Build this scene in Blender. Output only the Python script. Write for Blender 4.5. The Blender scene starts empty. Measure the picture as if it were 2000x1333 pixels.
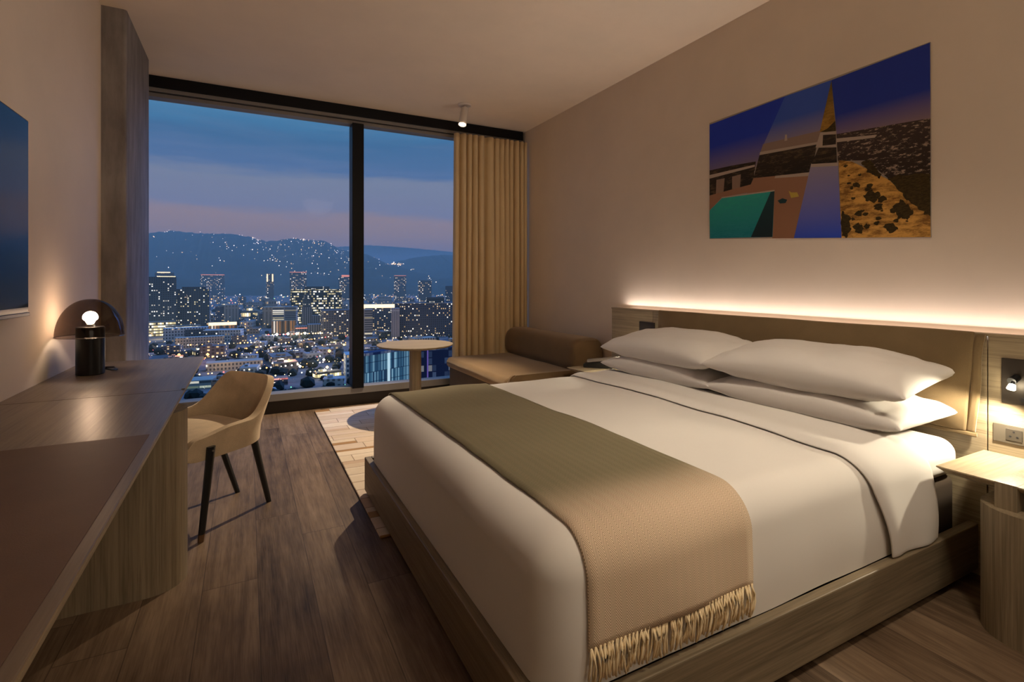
import bpy, bmesh, math, random
from mathutils import Vector, Matrix, noise

S = bpy.context.scene
COL = S.collection
pi = math.pi
R_ = math.radians

# ------------------------------------------------------------------ camera
TH = math.atan(517 / 996.0)
cd = bpy.data.cameras.new('camera')
cam = bpy.data.objects.new('camera', cd)
COL.objects.link(cam)
cam.location = (0, 0, 1.18)
cam.rotation_euler = (pi / 2, 0, -TH)
cd.sensor_fit = 'HORIZONTAL'
cd.sensor_width = 36
cd.lens = 36 * 996 / 2000
cd.shift_y = -(666.5 - 551) / 2000
cd.clip_start = 0.05
cd.clip_end = 30000
S.camera = cam

S.view_settings.view_transform = 'Standard'
S.view_settings.look = 'None'
S.view_settings.gamma = 1
S.view_settings.use_curve_mapping = False
S.view_settings.exposure = 0
S.cycles.max_bounces = 8
S.cycles.diffuse_bounces = 5
S.cycles.glossy_bounces = 4
S.cycles.transmission_bounces = 4
S.cycles.transparent_max_bounces = 10
S.cycles.volume_bounces = 0
S.cycles.use_denoising = True
S.cycles.caustics_reflective = False
S.cycles.caustics_refractive = False
S.cycles.sample_clamp_indirect = 4.0

# ------------------------------------------------------------------ node helpers
def lin(r, g, b):
    f = lambda c: (c / 255 / 12.92) if c / 255 <= .04045 else ((c / 255 + .055) / 1.055) ** 2.4
    return (f(r), f(g), f(b), 1)

class NT:
    def __init__(self, tree):
        self.t = tree; self.n = tree.nodes; self.l = tree.links
    def new(self, kind, **kw):
        nd = self.n.new(kind)
        for k, v in kw.items():
            if k.startswith('i_'):
                nd.inputs[k[2:].replace('_', ' ')].default_value = v
            else:
                setattr(nd, k, v)
        return nd
    def put(self, sock, v):
        if hasattr(v, 'is_output'):
            self.l.new(v, sock)
        else:
            sock.default_value = v
    def math(self, op, a, b=0.0, c=0.0):
        nd = self.new('ShaderNodeMath', operation=op)
        for i, v in enumerate((a, b, c)):
            self.put(nd.inputs[i], v)
        return nd.outputs[0]
    def ramp(self, fac, stops, interp='LINEAR'):
        nd = self.new('ShaderNodeValToRGB')
        cr = nd.color_ramp; cr.interpolation = interp
        while len(cr.elements) < len(stops):
            cr.elements.new(0.5)
        for e, (p, col) in zip(cr.elements, stops):
            e.position = p; e.color = col if len(col) == 4 else (*col, 1)
        self.put(nd.inputs[0], fac)
        return nd.outputs[0]
    def mix(self, fac, a, b, mode='MIX'):
        nd = self.new('ShaderNodeMix', data_type='RGBA', blend_type=mode)
        self.put(nd.inputs[0], fac); self.put(nd.inputs[6], a); self.put(nd.inputs[7], b)
        return nd.outputs[2]
    def obj(self):
        return self.new('ShaderNodeTexCoord').outputs['Object']
    def sep(self, v):
        nd = self.new('ShaderNodeSeparateXYZ'); self.l.new(v, nd.inputs[0]); return nd.outputs
    def comb(self, x=0.0, y=0.0, z=0.0):
        nd = self.new('ShaderNodeCombineXYZ')
        for i, v in enumerate((x, y, z)): self.put(nd.inputs[i], v)
        return nd.outputs[0]
    def scale(self, v, s):
        nd = self.new('ShaderNodeMapping'); self.l.new(v, nd.inputs[0]); nd.inputs['Scale'].default_value = s
        return nd.outputs[0]
    def noise(self, v, sc=5.0, det=3.0, rough=.55):
        nd = self.new('ShaderNodeTexNoise'); self.l.new(v, nd.inputs['Vector'])
        nd.inputs['Scale'].default_value = sc; nd.inputs['Detail'].default_value = det
        nd.inputs['Roughness'].default_value = rough
        return nd.outputs[0]
    def white(self, v):
        nd = self.new('ShaderNodeTexWhiteNoise', noise_dimensions='3D'); self.l.new(v, nd.inputs[0]); return nd.outputs[0]
    def bump(self, h, strength=.2, dist=.002):
        nd = self.new('ShaderNodeBump'); nd.inputs['Strength'].default_value = strength
        nd.inputs['Distance'].default_value = dist; self.l.new(h, nd.inputs['Height']); return nd.outputs[0]

def mat(name, color=(.5, .5, .5, 1), rough=.6, metal=0.0, sheen=0.0, spec=.4, coat=0.0):
    m = bpy.data.materials.new(name); m.use_nodes = True
    T = NT(m.node_tree); b = T.n['Principled BSDF']
    b.inputs['Base Color'].default_value = color if len(color) == 4 else (*color, 1)
    b.inputs['Roughness'].default_value = rough; b.inputs['Metallic'].default_value = metal
    b.inputs['Specular IOR Level'].default_value = spec
    b.inputs['Sheen Weight'].default_value = sheen; b.inputs['Sheen Tint'].default_value = (1, .80, .58, 1); b.inputs['Sheen Roughness'].default_value = .4
    b.inputs['Coat Weight'].default_value = coat
    return m, T, b

# ------------------------------------------------------------------ world: dusk sky with streaks of cloud
W = bpy.data.worlds.new('dusk'); S.world = W; W.use_nodes = True
T = NT(W.node_tree)
bg = T.n['Background']
d = T.sep(T.new('ShaderNodeTexCoord').outputs['Generated'])
el = T.math('ARCSINE', d[2])
az = T.math('ARCTAN2', d[0], d[1])
v = T.comb(T.math('MULTIPLY', az, 2.2), T.math('MULTIPLY', el, 16.0), 0.0)
n1 = T.noise(v, 1.6, 5, .6)
n2 = T.noise(T.comb(T.math('MULTIPLY', az, 3.0), T.math('MULTIPLY', el, 34.0), 3.0), 2.2, 4, .6)
elw = T.math('ADD', el, T.math('MULTIPLY', T.math('SUBTRACT', n1, .5), .06))
sky = T.ramp(T.math('MULTIPLY', elw, 1 / .6), [
    (0.0, lin(150, 130, 112)), (.15, lin(168, 139, 116)), (.193, lin(166, 140, 128)), (.222, lin(131, 133, 152)),
    (.308, lin(128, 136, 154)), (.335, lin(84, 113, 155)), (.423, lin(62, 107, 149)), (.478, lin(68, 127, 167)), (.6, lin(74, 130, 172)),
    (.85, lin(70, 122, 168)), (1.0, lin(60, 108, 156))])
sky = T.mix(T.math('MULTIPLY', T.math('SUBTRACT', n2, .45), .35), sky, lin(150, 148, 168))
def ss(v, a, b_):
    nd = T.new('ShaderNodeMapRange', interpolation_type='SMOOTHSTEP'); T.l.new(v, nd.inputs[0]); nd.inputs[1].default_value = a; nd.inputs[2].default_value = b_
    return nd.outputs[0]
fill_glow = T.math('MULTIPLY', T.math('MULTIPLY', ss(az, .60, .90), T.math('SUBTRACT', 1.0, ss(az, 1.45, 1.9))), ss(d[2], 0.0, .05))   # bright blue sky patch added out of view to light the column
sky = T.mix(fill_glow, sky, (.60, 1.5, 4.2, 1))
T.l.new(sky, bg.inputs['Color'])
bg.inputs['Strength'].default_value = 1.0

# ------------------------------------------------------------------ unseen fill lights added outside the frame to lift the room
def area(name, loc, target, size, power, color, sizey=None, spread=pi):
    ld = bpy.data.lights.new(name, 'AREA'); ld.energy = power; ld.color = color; ld.spread = spread
    ld.shape = 'RECTANGLE' if sizey else 'DISK'; ld.size = size
    if sizey: ld.size_y = sizey
    o = bpy.data.objects.new(name, ld); COL.objects.link(o); o.location = loc
    o.rotation_euler = (Vector(target) - Vector(loc)).to_track_quat('-Z', 'Y').to_euler()
    return o
def spot(name, loc, target, power, color, angle, blend=.5, rad=.03):
    ld = bpy.data.lights.new(name, 'SPOT'); ld.energy = power; ld.color = color
    ld.spot_size = angle; ld.spot_blend = blend; ld.shadow_soft_size = rad
    o = bpy.data.objects.new(name, ld); COL.objects.link(o); o.location = loc
    o.rotation_euler = (Vector(target) - Vector(loc)).to_track_quat('-Z', 'Y').to_euler()
    return o
WARM = (1.0, .84, .64)
area('entry_fill', (1.3, -.9, 2.8), (1.4, 1.7, .5), .6, 15, WARM)  # soft fill added behind the camera, no fixture built
area('bed_fill', (1.45, .3, 2.83), (1.55, 1.75, .4), .3, 10.3, WARM, None, math.radians(80))  # unseen fill added overhead to brighten the bed
area('back_fill', (.9, -2.5, 1.15), (.9, 2.0, 1.25), 1.3, 7, WARM, 2.0)  # added fill for ceiling and walls, no lit doorway stands here

# ------------------------------------------------------------------ mesh helpers
ROOT = {}
def thing(name, label, cat, loc, group=None, kind=None):
    o = bpy.data.objects.new(name, None); COL.objects.link(o); o.location = loc
    o.empty_display_size = .1
    tag(o, label, cat, group, kind)
    ROOT[o.name] = Vector(loc)
    return o
def tag(o, label=None, cat=None, group=None, kind=None):
    if label: o['label'] = label
    if cat: o['category'] = cat
    if group: o['group'] = group
    if kind: o['kind'] = kind
    return o
def obj(name, bm, m, parent=None, smooth=None, label=None, cat=None, group=None, kind=None, mods=()):
    """links a bmesh built in world coordinates as ONE object; smooth = angle in degrees"""
    me = bpy.data.meshes.new(name)
    bmesh.ops.recalc_face_normals(bm, faces=bm.faces)
    if parent is not None:
        off = ROOT[parent.name]
    else:
        xs = [v.co for v in bm.verts]
        off = Vector(((min(p.x for p in xs) + max(p.x for p in xs)) / 2, (min(p.y for p in xs) + max(p.y for p in xs)) / 2, min(p.z for p in xs)))
    for v in bm.verts: v.co -= off
    bm.to_mesh(me); bm.free()
    for mm in (m if isinstance(m, (list, tuple)) else [m]): me.materials.append(mm)
    o = bpy.data.objects.new(name, me); COL.objects.link(o)
    if parent is not None:
        o.parent = parent
        ROOT[o.name] = off
        if parent.type == 'MESH': pass
    else:
        o.location = off; ROOT[o.name] = off
    if smooth is not None:
        for p in me.polygons: p.use_smooth = True
        try: me.set_sharp_from_angle(angle=math.radians(smooth))
        except Exception: pass
    tag(o, label, cat, group, kind)
    for k, kw in mods:
        md = o.modifiers.new(k.lower(), k)
        for a, b in kw.items(): setattr(md, a, b)
    return o
def B(): return bmesh.new()
def box(bm, x0, x1, y0, y1, z0, z1, bev=0, seg=2):
    r = bmesh.ops.create_cube(bm, size=1)
    vs = r['verts']
    for v in vs:
        v.co = Vector((x0 + (v.co.x + .5) * (x1 - x0), y0 + (v.co.y + .5) * (y1 - y0), z0 + (v.co.z + .5) * (z1 - z0)))
    if bev:
        es = list({e for v in vs for e in v.link_edges})
        bmesh.ops.bevel(bm, geom=es, offset=bev, segments=seg, affect='EDGES', profile=.5)
    return bm
def prism(bm, pts, z0, z1, bev=0, seg=2, inset_bottom=0):
    """pts: plan outline"""
    n = len(pts)
    a = [bm.verts.new((x, y, z0)) for x, y in pts]; b = [bm.verts.new((x, y, z1)) for x, y in pts]
    bot = bm.faces.new(a[::-1]); top = bm.faces.new(b)
    for i in range(n): bm.faces.new((a[i], a[(i + 1) % n], b[(i + 1) % n], b[i]))
    if bev:
        es = list(top.edges) + list(bot.edges)
        bmesh.ops.bevel(bm, geom=es, offset=bev, segments=seg, affect='EDGES', profile=.5)
    return bm
def stack(bm, rings, cap=True):
    """rings: list of equal-length point lists"""
    vv = [[bm.verts.new(p) for p in r] for r in rings]
    n = len(vv[0])
    for a, b in zip(vv, vv[1:]):
        for i in range(n): bm.faces.new((a[i], a[(i + 1) % n], b[(i + 1) % n], b[i]))
    if cap:
        bm.faces.new(vv[0][::-1]); bm.faces.new(vv[-1])
    return bm
def lathe(bm, prof, c, n=48):
    rings = []
    for r, z in prof:
        rings.append([(c[0] + r * math.cos(2 * pi * i / n), c[1] + r * math.sin(2 * pi * i / n), c[2] + z) for i in range(n)])
    return stack(bm, rings)
def tube(bm, p0, p1, r0, r1=None, n=16):
    r1 = r0 if r1 is None else r1
    p0, p1 = Vector(p0), Vector(p1); q = (p1 - p0).to_track_quat('Z', 'Y')
    R = lambda p, r: [p + q @ Vector((r * math.cos(2 * pi * i / n), r * math.sin(2 * pi * i / n), 0)) for i in range(n)]
    return stack(bm, [R(p0, r0), R(p1, r1)])
def path(bm, pts, r, n=8):
    pts = [Vector(p) for p in pts]; rings = []
    for i, p in enumerate(pts):
        t = (pts[min(i + 1, len(pts) - 1)] - pts[max(i - 1, 0)]).normalized()
        q = t.to_track_quat('Z', 'Y')
        rings.append([p + q @ Vector((r * math.cos(2 * pi * k / n), r * math.sin(2 * pi * k / n), 0)) for k in range(n)])
    return stack(bm, rings)
def stadium(cx, cy, half, x_end, n=20):
    """plan outline running along X from x_end to the round end about (cx, cy); the round end faces x_end's far side"""
    s = -1 if x_end > cx else 1
    pts = [(cx + s * half * math.sin(pi * i / n) * 1.0, cy + half * math.cos(pi * i / n)) for i in range(n + 1)]
    return pts + [(x_end, cy - half), (x_end, cy + half)]
def grid(bm, nu, nv, f, closed=False):
    vs = [[bm.verts.new(f(i / (nu - 1), j / (nv - 1))) for j in range(nv)] for i in range(nu)]
    for i in range(nu - 1):
        for j in range(nv - 1):
            bm.faces.new((vs[i][j], vs[i + 1][j], vs[i + 1][j + 1], vs[i][j + 1]))
    return vs
def rbox(bm, lo, hi, r, m=8, k=5, f=None):
    """box with round edges of radius r, m divisions along each side, f(p) bends it"""
    lo, hi = Vector(lo), Vector(hi)
    ax = []
    for a in range(3):
        t = [r - r * math.tan(pi / 4 * (k - i) / k) for i in range(k + 1)]
        core = [lo[a] + r + (hi[a] - lo[a] - 2 * r) * i / m for i in range(1, m)]
        ax.append([lo[a] + q for q in t] + core + [hi[a] - q for q in reversed(t)])
    cache = {}
    def vert(p):
        key = tuple(round(c, 5) for c in p)
        if key not in cache:
            p = Vector(p)
            q = Vector([min(max(p[a], lo[a] + r), hi[a] - r) for a in range(3)])
            dd = p - q
            w = q + dd.normalized() * r if dd.length > 1e-9 else p
            cache[key] = bm.verts.new(f(w) if f else w)
        return cache[key]
    for a in range(3):
        b, c = (a + 1) % 3, (a + 2) % 3
        for side in (lo[a], hi[a]):
            for i in range(len(ax[b]) - 1):
                for j in range(len(ax[c]) - 1):
                    q = []
                    for ii, jj in ((i, j), (i + 1, j), (i + 1, j + 1), (i, j + 1)):
                        p = [0, 0, 0]; p[a] = side; p[b] = ax[b][ii]; p[c] = ax[c][jj]; q.append(vert(p))
                    if len(set(q)) == 4: bm.faces.new(q)
    return bm
def nz(p, s, amp, o=0):
    return noise.noise(Vector((p[0] * s + o, p[1] * s, p[2] * s))) * amp
def dup(root, loc, label, group=None):
    r = root.copy(); COL.objects.link(r); r.location = loc; r['label'] = label
    if group: r['group'] = group
    for ch in list(root.children):
        c = ch.copy(); COL.objects.link(c); c.parent = r
        for g in list(ch.children):
            e = g.copy(); COL.objects.link(e); e.parent = c
    return r

# ------------------------------------------------------------------ materials
def wood(name, c1, c2, axis='y', rough=.45, fine=140, spec=.4):
    m, T, b = mat(name, rough=rough, spec=spec)
    o = T.obj()
    sc = {'x': (1.2, fine * .25, fine * .25), 'y': (fine * .25, 1.2, fine * .25), 'z': (fine * .25, fine * .25, 1.2)}[axis]
    sf = {'x': (4, fine, fine), 'y': (fine, 4, fine), 'z': (fine, fine, 4)}[axis]
    a = T.noise(T.scale(o, sc), 1.0, 4, .6); f = T.noise(T.scale(o, sf), 1.0, 3, .7)
    g = T.math('ADD', T.math('MULTIPLY', a, .5), T.math('MULTIPLY', f, .5))
    T.l.new(T.ramp(g, [(.36, c1), (.64, c2)]), b.inputs['Base Color'])
    T.l.new(T.bump(f, .25, .001), b.inputs['Normal'])
    return m
def fabric(name, col, rough=.9, sheen=.3, sc=900, var=.12, bump=.15, big=6):
    m, T, b = mat(name, rough=rough, sheen=sheen, spec=.2)
    o = T.obj(); f = T.noise(o, sc, 2, .6); g = T.noise(o, big, 3, .55)
    dk = tuple(c * (1 - var) for c in col[:3]); lt = tuple(min(1, c * (1 + var)) for c in col[:3])
    T.l.new(T.ramp(T.math('ADD', T.math('MULTIPLY', f, .35), T.math('MULTIPLY', g, .65)), [(.3, dk), (.7, lt)]), b.inputs['Base Color'])
    T.l.new(T.bump(f, bump, .0008), b.inputs['Normal'])
    return m
def emit(name, col, s, sampled=True):
    m = bpy.data.materials.new(name); m.use_nodes = True; T = NT(m.node_tree)
    T.n.remove(T.n['Principled BSDF'])
    e = T.new('ShaderNodeEmission'); e.inputs[0].default_value = (*col[:3], 1); e.inputs[1].default_value = s
    T.l.new(e.outputs[0], T.n['Material Output'].inputs[0])
    if not sampled: m.cycles.emission_sampling = 'NONE'
    return m
def plaster(name, c):
    m, T, b = mat(name, rough=.85, spec=.2)
    o = T.obj(); n = T.noise(o, 2.2, 4, .6)
    T.l.new(T.ramp(n, [(.3, tuple(x * .96 for x in c)), (.7, tuple(min(1, x * 1.03) for x in c))]), b.inputs['Base Color'])
    T.l.new(T.bump(T.noise(o, 260, 2), .08, .001), b.inputs['Normal'])
    return m
def clear(name, tint, refl=.05, rough=0.0):
    m = bpy.data.materials.new(name); m.use_nodes = True; T = NT(m.node_tree)
    T.n.remove(T.n['Principled BSDF'])
    a = T.new('ShaderNodeBsdfTransparent'); a.inputs[0].default_value = (*tint, 1)
    g = T.new('ShaderNodeBsdfGlossy'); g.inputs['Roughness'].default_value = rough
    fr = T.new('ShaderNodeLayerWeight'); fr.inputs[0].default_value = .35
    mx = T.new('ShaderNodeMixShader')
    T.l.new(T.math('ADD', T.math('MULTIPLY', T.math('POWER', fr.outputs['Facing'], 4.0), .5 if refl > .01 else .06), refl), mx.inputs[0])
    T.l.new(a.outputs[0], mx.inputs[1]); T.l.new(g.outputs[0], mx.inputs[2])
    T.l.new(mx.outputs[0], T.n['Material Output'].inputs[0])
    return m

M = {}
M['wall'] = plaster('wall paint', (.73, .62, .50))
M['ceiling'] = plaster('ceiling paint', (.82, .68, .52))
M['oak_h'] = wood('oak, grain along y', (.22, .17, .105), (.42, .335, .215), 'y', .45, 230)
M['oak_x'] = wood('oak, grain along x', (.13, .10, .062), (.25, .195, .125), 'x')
M['oak_y_lit'] = wood('bed oak, grain along y', (.16, .12, .074), (.30, .23, .145), 'y')  # same oak as the side rails, painted lighter for the dim foot
M['oak_v'] = wood('oak, upright grain', (.18, .14, .088), (.33, .26, .17), 'z')
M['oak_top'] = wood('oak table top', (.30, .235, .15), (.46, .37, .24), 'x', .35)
M['desk_top'] = wood('desk oak', (.145, .105, .070), (.25, .19, .13), 'y', .36, spec=1.0)
M['oak_table'] = wood('grey oak table', (.13, .098, .058), (.21, .16, .10), 'x', .5)
M['leather'] = fabric('brown leather inlay', (.175, .113, .083), .5, 0, 500, .1, .3)
M['black'] = mat('black satin', (.012, .012, .013), .35)[0]
M['black_frame'] = mat('black powder coat', (.004, .004, .005), .4, spec=.2)[0]
M['bronze'] = mat('dark bronze', (.040, .032, .025), .45, .4)[0]
M['plate'] = mat('taupe plate', (.105, .088, .066), .5, .2)[0]
M['plate_dark'] = mat('dark taupe insert', (.055, .046, .035), .45, .2)[0]
M['brass'] = mat('brown ferrule', (.16, .09, .045), .45, .4)[0]
M['silver'] = mat('brushed steel', (.55, .53, .50), .28, 1)[0]
M['grey_alu'] = mat('grey aluminium frame', (.22, .205, .19), .5, .2)[0]
M['screen'] = mat('dark tv screen', (.004, .005, .008), .12, spec=.5)[0]
M['duvet'] = fabric('white duvet cotton', (.78, .75, .71), .9, .1, 1200, .02, .05, 3)
M['sheet'] = fabric('white sheet cotton', (.80, .77, .73), .9, .1, 1200, .02, .05, 3)
M['pillow'] = fabric('white pillow cotton', (.71, .675, .64), .9, .1, 1000, .02, .06, 4)
M['velvet'] = fabric('olive brown velvet', (.17, .118, .06), .85, .5, 400, .14, .15, 5)
M['sofa_velvet'] = fabric('brown velvet', (.16, .10, .048), .85, .55, 300, .2, .12, 4)
M['sofa_base'] = fabric('dark brown sofa base', (.085, .058, .036), .8, .1, 300, .1)
M['chair_velvet'] = fabric('beige velvet', (.56, .435, .29), .85, .4, 300, .26, .1, 7)
M['curtain'] = fabric('tan curtain', (.66, .51, .295), .9, .2, 700, .06, .1, 3)
M['box_spring'] = fabric('dark brown box spring', (.052, .037, .026), .95, 0, 500, .1)
M['fringe'] = fabric('fringe yarn', (.88, .71, .45), .95, .2, 600, .15)
M['glass'] = clear('window glass', (.97, .985, .99), .001)
M['smoke'] = clear('smoked glass', (.46, .39, .34), .03, .02)
M['white_metal'] = mat('off white metal', (.62, .55, .48), .5)[0]

m, T, b = mat('concrete', rough=.8, spec=.3)
o = T.obj(); n = T.noise(T.scale(o, (3, 3, 1.2)), 2.0, 6, .65); n3 = T.noise(T.scale(o, (8, 8, 1.0)), 2.0, 3, .6)
T.l.new(T.ramp(T.math('ADD', T.math('MULTIPLY', n, .6), T.math('MULTIPLY', n3, .4)), [(.32, (.13, .112, .10)), (.68, (.30, .27, .25))]), b.inputs['Base Color'])
T.l.new(T.bump(n, .5, .006), b.inputs['Normal'])
M['concrete'] = m

# plank floor: rows along y
m, T, b = mat('dark oak planks', rough=.5, spec=.2)
xyz = T.sep(T.obj())
row = T.math('FLOOR', T.math('DIVIDE', xyz[0], .19))
ys = T.math('ADD', T.math('DIVIDE', xyz[1], 1.7), T.white(T.comb(row, 3.3, 0.0)))
colm = T.math('FLOOR', ys)
rnd = T.white(T.comb(row, colm, 1.0))
gv = T.comb(T.math('ADD', T.math('MULTIPLY', xyz[0], 30), T.math('MULTIPLY', rnd, 50)), T.math('MULTIPLY', xyz[1], 2.2), T.math('MULTIPLY', rnd, 9.0))
g = T.noise(gv, 1.0, 5, .65)
g2 = T.noise(T.comb(T.math('MULTIPLY', xyz[0], 220), T.math('MULTIPLY', xyz[1], 7), rnd), 1.0, 2, .6)
kn = T.noise(T.comb(T.math('MULTIPLY', xyz[0], 6), T.math('MULTIPLY', xyz[1], 3), T.math('MULTIPLY', rnd, 20)), 1.0, 3, .6)
tone = T.math('ADD', T.math('ADD', T.math('MULTIPLY', g, .5), T.math('MULTIPLY', g2, .25)), T.math('ADD', T.math('MULTIPLY', rnd, .16), T.math('MULTIPLY', kn, .3)))
c = T.ramp(tone, [(.40, (.045, .027, .016)), (.60, (.145, .096, .060)), (.80, (.25, .175, .115))])
ex = T.math('ABSOLUTE', T.math('SUBTRACT', T.math('FRACT', T.math('DIVIDE', xyz[0], .19)), .5))
ey = T.math('ABSOLUTE', T.math('SUBTRACT', T.math('FRACT', ys), .5))
gap = T.math('MAXIMUM', T.math('GREATER_THAN', ex, .492), T.math('GREATER_THAN', ey, .4990))
T.l.new(T.mix(T.math('MULTIPLY', gap, .6), c, (.02, .014, .01, 1)), b.inputs['Base Color'])
T.l.new(T.bump(T.math('SUBTRACT', g2, T.math('MULTIPLY', gap, 1.5)), .2, .001), b.inputs['Normal'])
M['floor'] = m

# patchwork hide rug: strips along x
m, T, b = mat('patchwork hide rug', rough=.8, sheen=.3, spec=.2)
xyz = T.sep(T.obj())
yw = T.math('ADD', xyz[1], T.math('MULTIPLY', xyz[0], .05))
row = T.math('FLOOR', T.math('DIVIDE', yw, .125))
xs = T.math('ADD', T.math('DIVIDE', xyz[0], .48), T.math('MULTIPLY', T.white(T.comb(row, 7.7, 0.0)), 3.0))
colm = T.math('FLOOR', xs); rnd = T.white(T.comb(row, colm, 2.0))
half = T.math('GREATER_THAN', T.math('FRACT', T.math('DIVIDE', yw, .125)), T.math('ADD', .3, T.math('MULTIPLY', T.white(T.comb(row, colm, 5.0)), .9)))
rnd2 = T.math('FRACT', T.math('ADD', rnd, T.math('MULTIPLY', half, .37)))
c = T.ramp(rnd2, [(0, (.62, .52, .40)), (.22, (.55, .44, .33)), (.4, (.68, .58, .46)), (.58, (.48, .35, .25)), (.66, (.60, .47, .36)), (.82, (.30, .155, .05)), (.88, (.58, .47, .38))], 'CONSTANT')
ex = T.math('ABSOLUTE', T.math('SUBTRACT', T.math('FRACT', xs), .5)); ey = T.math('ABSOLUTE', T.math('SUBTRACT', T.math('FRACT', T.math('DIVIDE', yw, .125)), .5))
gap = T.math('MAXIMUM', T.math('GREATER_THAN', ex, .494), T.math('GREATER_THAN', ey, .475))
nn = T.noise(T.obj(), 18, 3)
c = T.mix(T.math('MULTIPLY', nn, .35), c, (.36, .26, .18, 1))
T.l.new(T.mix(T.math('MULTIPLY', gap, .75), c, (.12, .08, .05, 1)), b.inputs['Base Color'])
M['rug'] = m

# herringbone throw (uv: u across the stripes, v along the cloth, in metres)
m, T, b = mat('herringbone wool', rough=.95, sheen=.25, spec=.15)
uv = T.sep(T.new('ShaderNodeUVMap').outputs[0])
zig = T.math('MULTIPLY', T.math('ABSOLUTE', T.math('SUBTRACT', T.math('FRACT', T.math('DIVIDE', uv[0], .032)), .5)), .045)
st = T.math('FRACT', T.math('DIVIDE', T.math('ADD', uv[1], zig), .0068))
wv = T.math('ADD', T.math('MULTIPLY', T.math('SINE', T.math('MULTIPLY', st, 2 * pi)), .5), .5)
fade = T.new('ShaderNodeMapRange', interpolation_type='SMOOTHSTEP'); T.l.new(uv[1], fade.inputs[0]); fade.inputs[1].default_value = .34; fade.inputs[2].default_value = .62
tan_lit = T.mix(wv, (.42, .32, .22, 1), (.88, .70, .53, 1)); sage = T.mix(wv, (.155, .138, .084, 1), (.245, .212, .130, 1))
T.l.new(T.mix(fade.outputs[0], tan_lit, sage), b.inputs['Base Color'])   # sage turns tan on the near hanging side, light painted in
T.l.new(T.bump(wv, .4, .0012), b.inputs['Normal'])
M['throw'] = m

# ------------------------------------------------------------------ the room
XL, XR, YW, YB, ZC = -0.785, 2.76, 5.07, -2.6, 2.856
obj('floor', box(B(), XL - .1, XR + .1, YB - .1, YW + .12, -.1, 0), M['floor'], kind='structure')
obj('ceiling', box(B(), XL - .1, XR + .1, YB - .1, YW + .12, ZC, ZC + .1), M['ceiling'], kind='structure')
obj('wall_left', box(B(), XL - .1, XL, YB, YW + .12, 0, ZC), M['wall'], kind='structure')
obj('wall_right', box(B(), XR, XR + .1, YB, YW + .12, 0, ZC), M['wall'], kind='structure')
obj('wall_back', box(B(), XL - .1, XR + .1, YB - .1, YB, 0, ZC), M['wall'], kind='structure')
# concrete column with an eased corner
pts = [(XL, 3.88)] + [(-.66 - .018 + .018 * math.sin(a), 3.88 + .018 - .018 * math.cos(a)) for a in [pi / 2 * i / 6 for i in range(7)]] + [(-.66, 4.68), (XL, 4.68)]
obj('column', prism(B(), pts, 0, ZC), M['concrete'], kind='structure', smooth=30)

win = thing('window_1', None, None, (1.0, YW, 0), kind='structure')
obj('bulkhead', box(B(), XL, 2.735, 5.0, 5.14, 2.762, ZC, .002), M['black_frame'], win)
obj('head_frame', box(box(B(), XL, XR, 5.01, 5.14, 2.732, 2.762, .002), XL, XR, 5.03, 5.14, 2.692, 2.724, .002), M['grey_alu'], win)
obj('head_groove', box(B(), XL, XR, 5.05, 5.14, 2.724, 2.732), M['black_frame'], win)
obj('mullion', box(B(), .885, .992, 4.99, 5.16, .165, 2.694, .004), M['black_frame'], win)
obj('jamb', box(B(), XL, XL + .05, 5.03, 5.14, .18, 2.692), M['black_frame'], win)
obj('sill_frame', box(B(), XL, XR, 5.0, 5.14, .115, .180, .003), M['grey_alu'], win)
obj('kick_panel', box(B(), XL, XR, 5.03, 5.14, 0, .115), M['bronze'], win)
obj('pane', box(B(), XL + .05, .885, 5.095, 5.101, .18, 2.692), M['glass'], win)
obj('pane', box(B(), .992, XR, 5.095, 5.101, .18, 2.692), M['glass'], win)

# ------------------------------------------------------------------ curtain
def curtain(u, w):
    z = .012 + (2.705 - .012) * w
    x0 = 1.872 + .012 * w; x = x0 + (2.742 - x0) * u
    k = 1 - w
    ph = 2 * pi * 13 * u + 2.6 * math.sin(7 * u + .5) + 1.1 * math.sin(17 * u + 2)
    a = (.032 + .018 * k) * (1 + .45 * math.sin(11 * u + 1) * math.sin(23 * u + 4))
    sn = math.sin(ph + .5 * k * math.sin(9 * u)); y = 4.900 + a * math.copysign(abs(sn) ** .75, sn) + .018 * k * math.sin(2 * pi * 5.3 * u + 1.2)
    x += .020 * math.cos(ph) * (.5 + .5 * k) * math.sin(pi * u) ** .3
    return Vector((x, y, z))
bm = B(); grid(bm, 420, 30, curtain)
t = obj('curtain', bm, M['curtain'], smooth=180, label='tan floor length curtain gathered at the right end of the window', cat='curtain', mods=[('SOLIDIFY', dict(thickness=.003))])

# ------------------------------------------------------------------ ceiling spot
sp = thing('ceiling_spotlight', 'small white cylinder spotlight hanging from a round ceiling plate near the window', 'spotlight', (1.82, 4.477, ZC))
obj('canopy', lathe(B(), [(.058, -.016), (.062, -.010), (.062, 0)], (1.82, 4.477, ZC)), M['white_metal'], sp, 40)
top = Vector((1.822, 4.477, ZC - .04)); tip = Vector((1.782, 4.440, ZC - .208)); ax = (tip - top).normalized()
obj('stem', tube(B(), (1.822, 4.477, ZC - .016), top + ax * .02, .010), M['white_metal'], sp, 40)
bm = tube(B(), top, tip, .036, n=32)
bm.faces.ensure_lookup_table()
f = min(bm.faces, key=lambda f: f.calc_center_median().z if len(f.verts) > 4 else 9)
r = bmesh.ops.inset_individual(bm, faces=[f], thickness=.005)
for v in f.verts: v.co -= ax * .012
obj('housing', bm, M['white_metal'], sp, 40)
obj('lens', tube(B(), tip - ax * .0115, tip - ax * .006, .030, n=32), emit('spot lens', (1, .86, .66), 14), sp, label='glowing lens')
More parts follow.
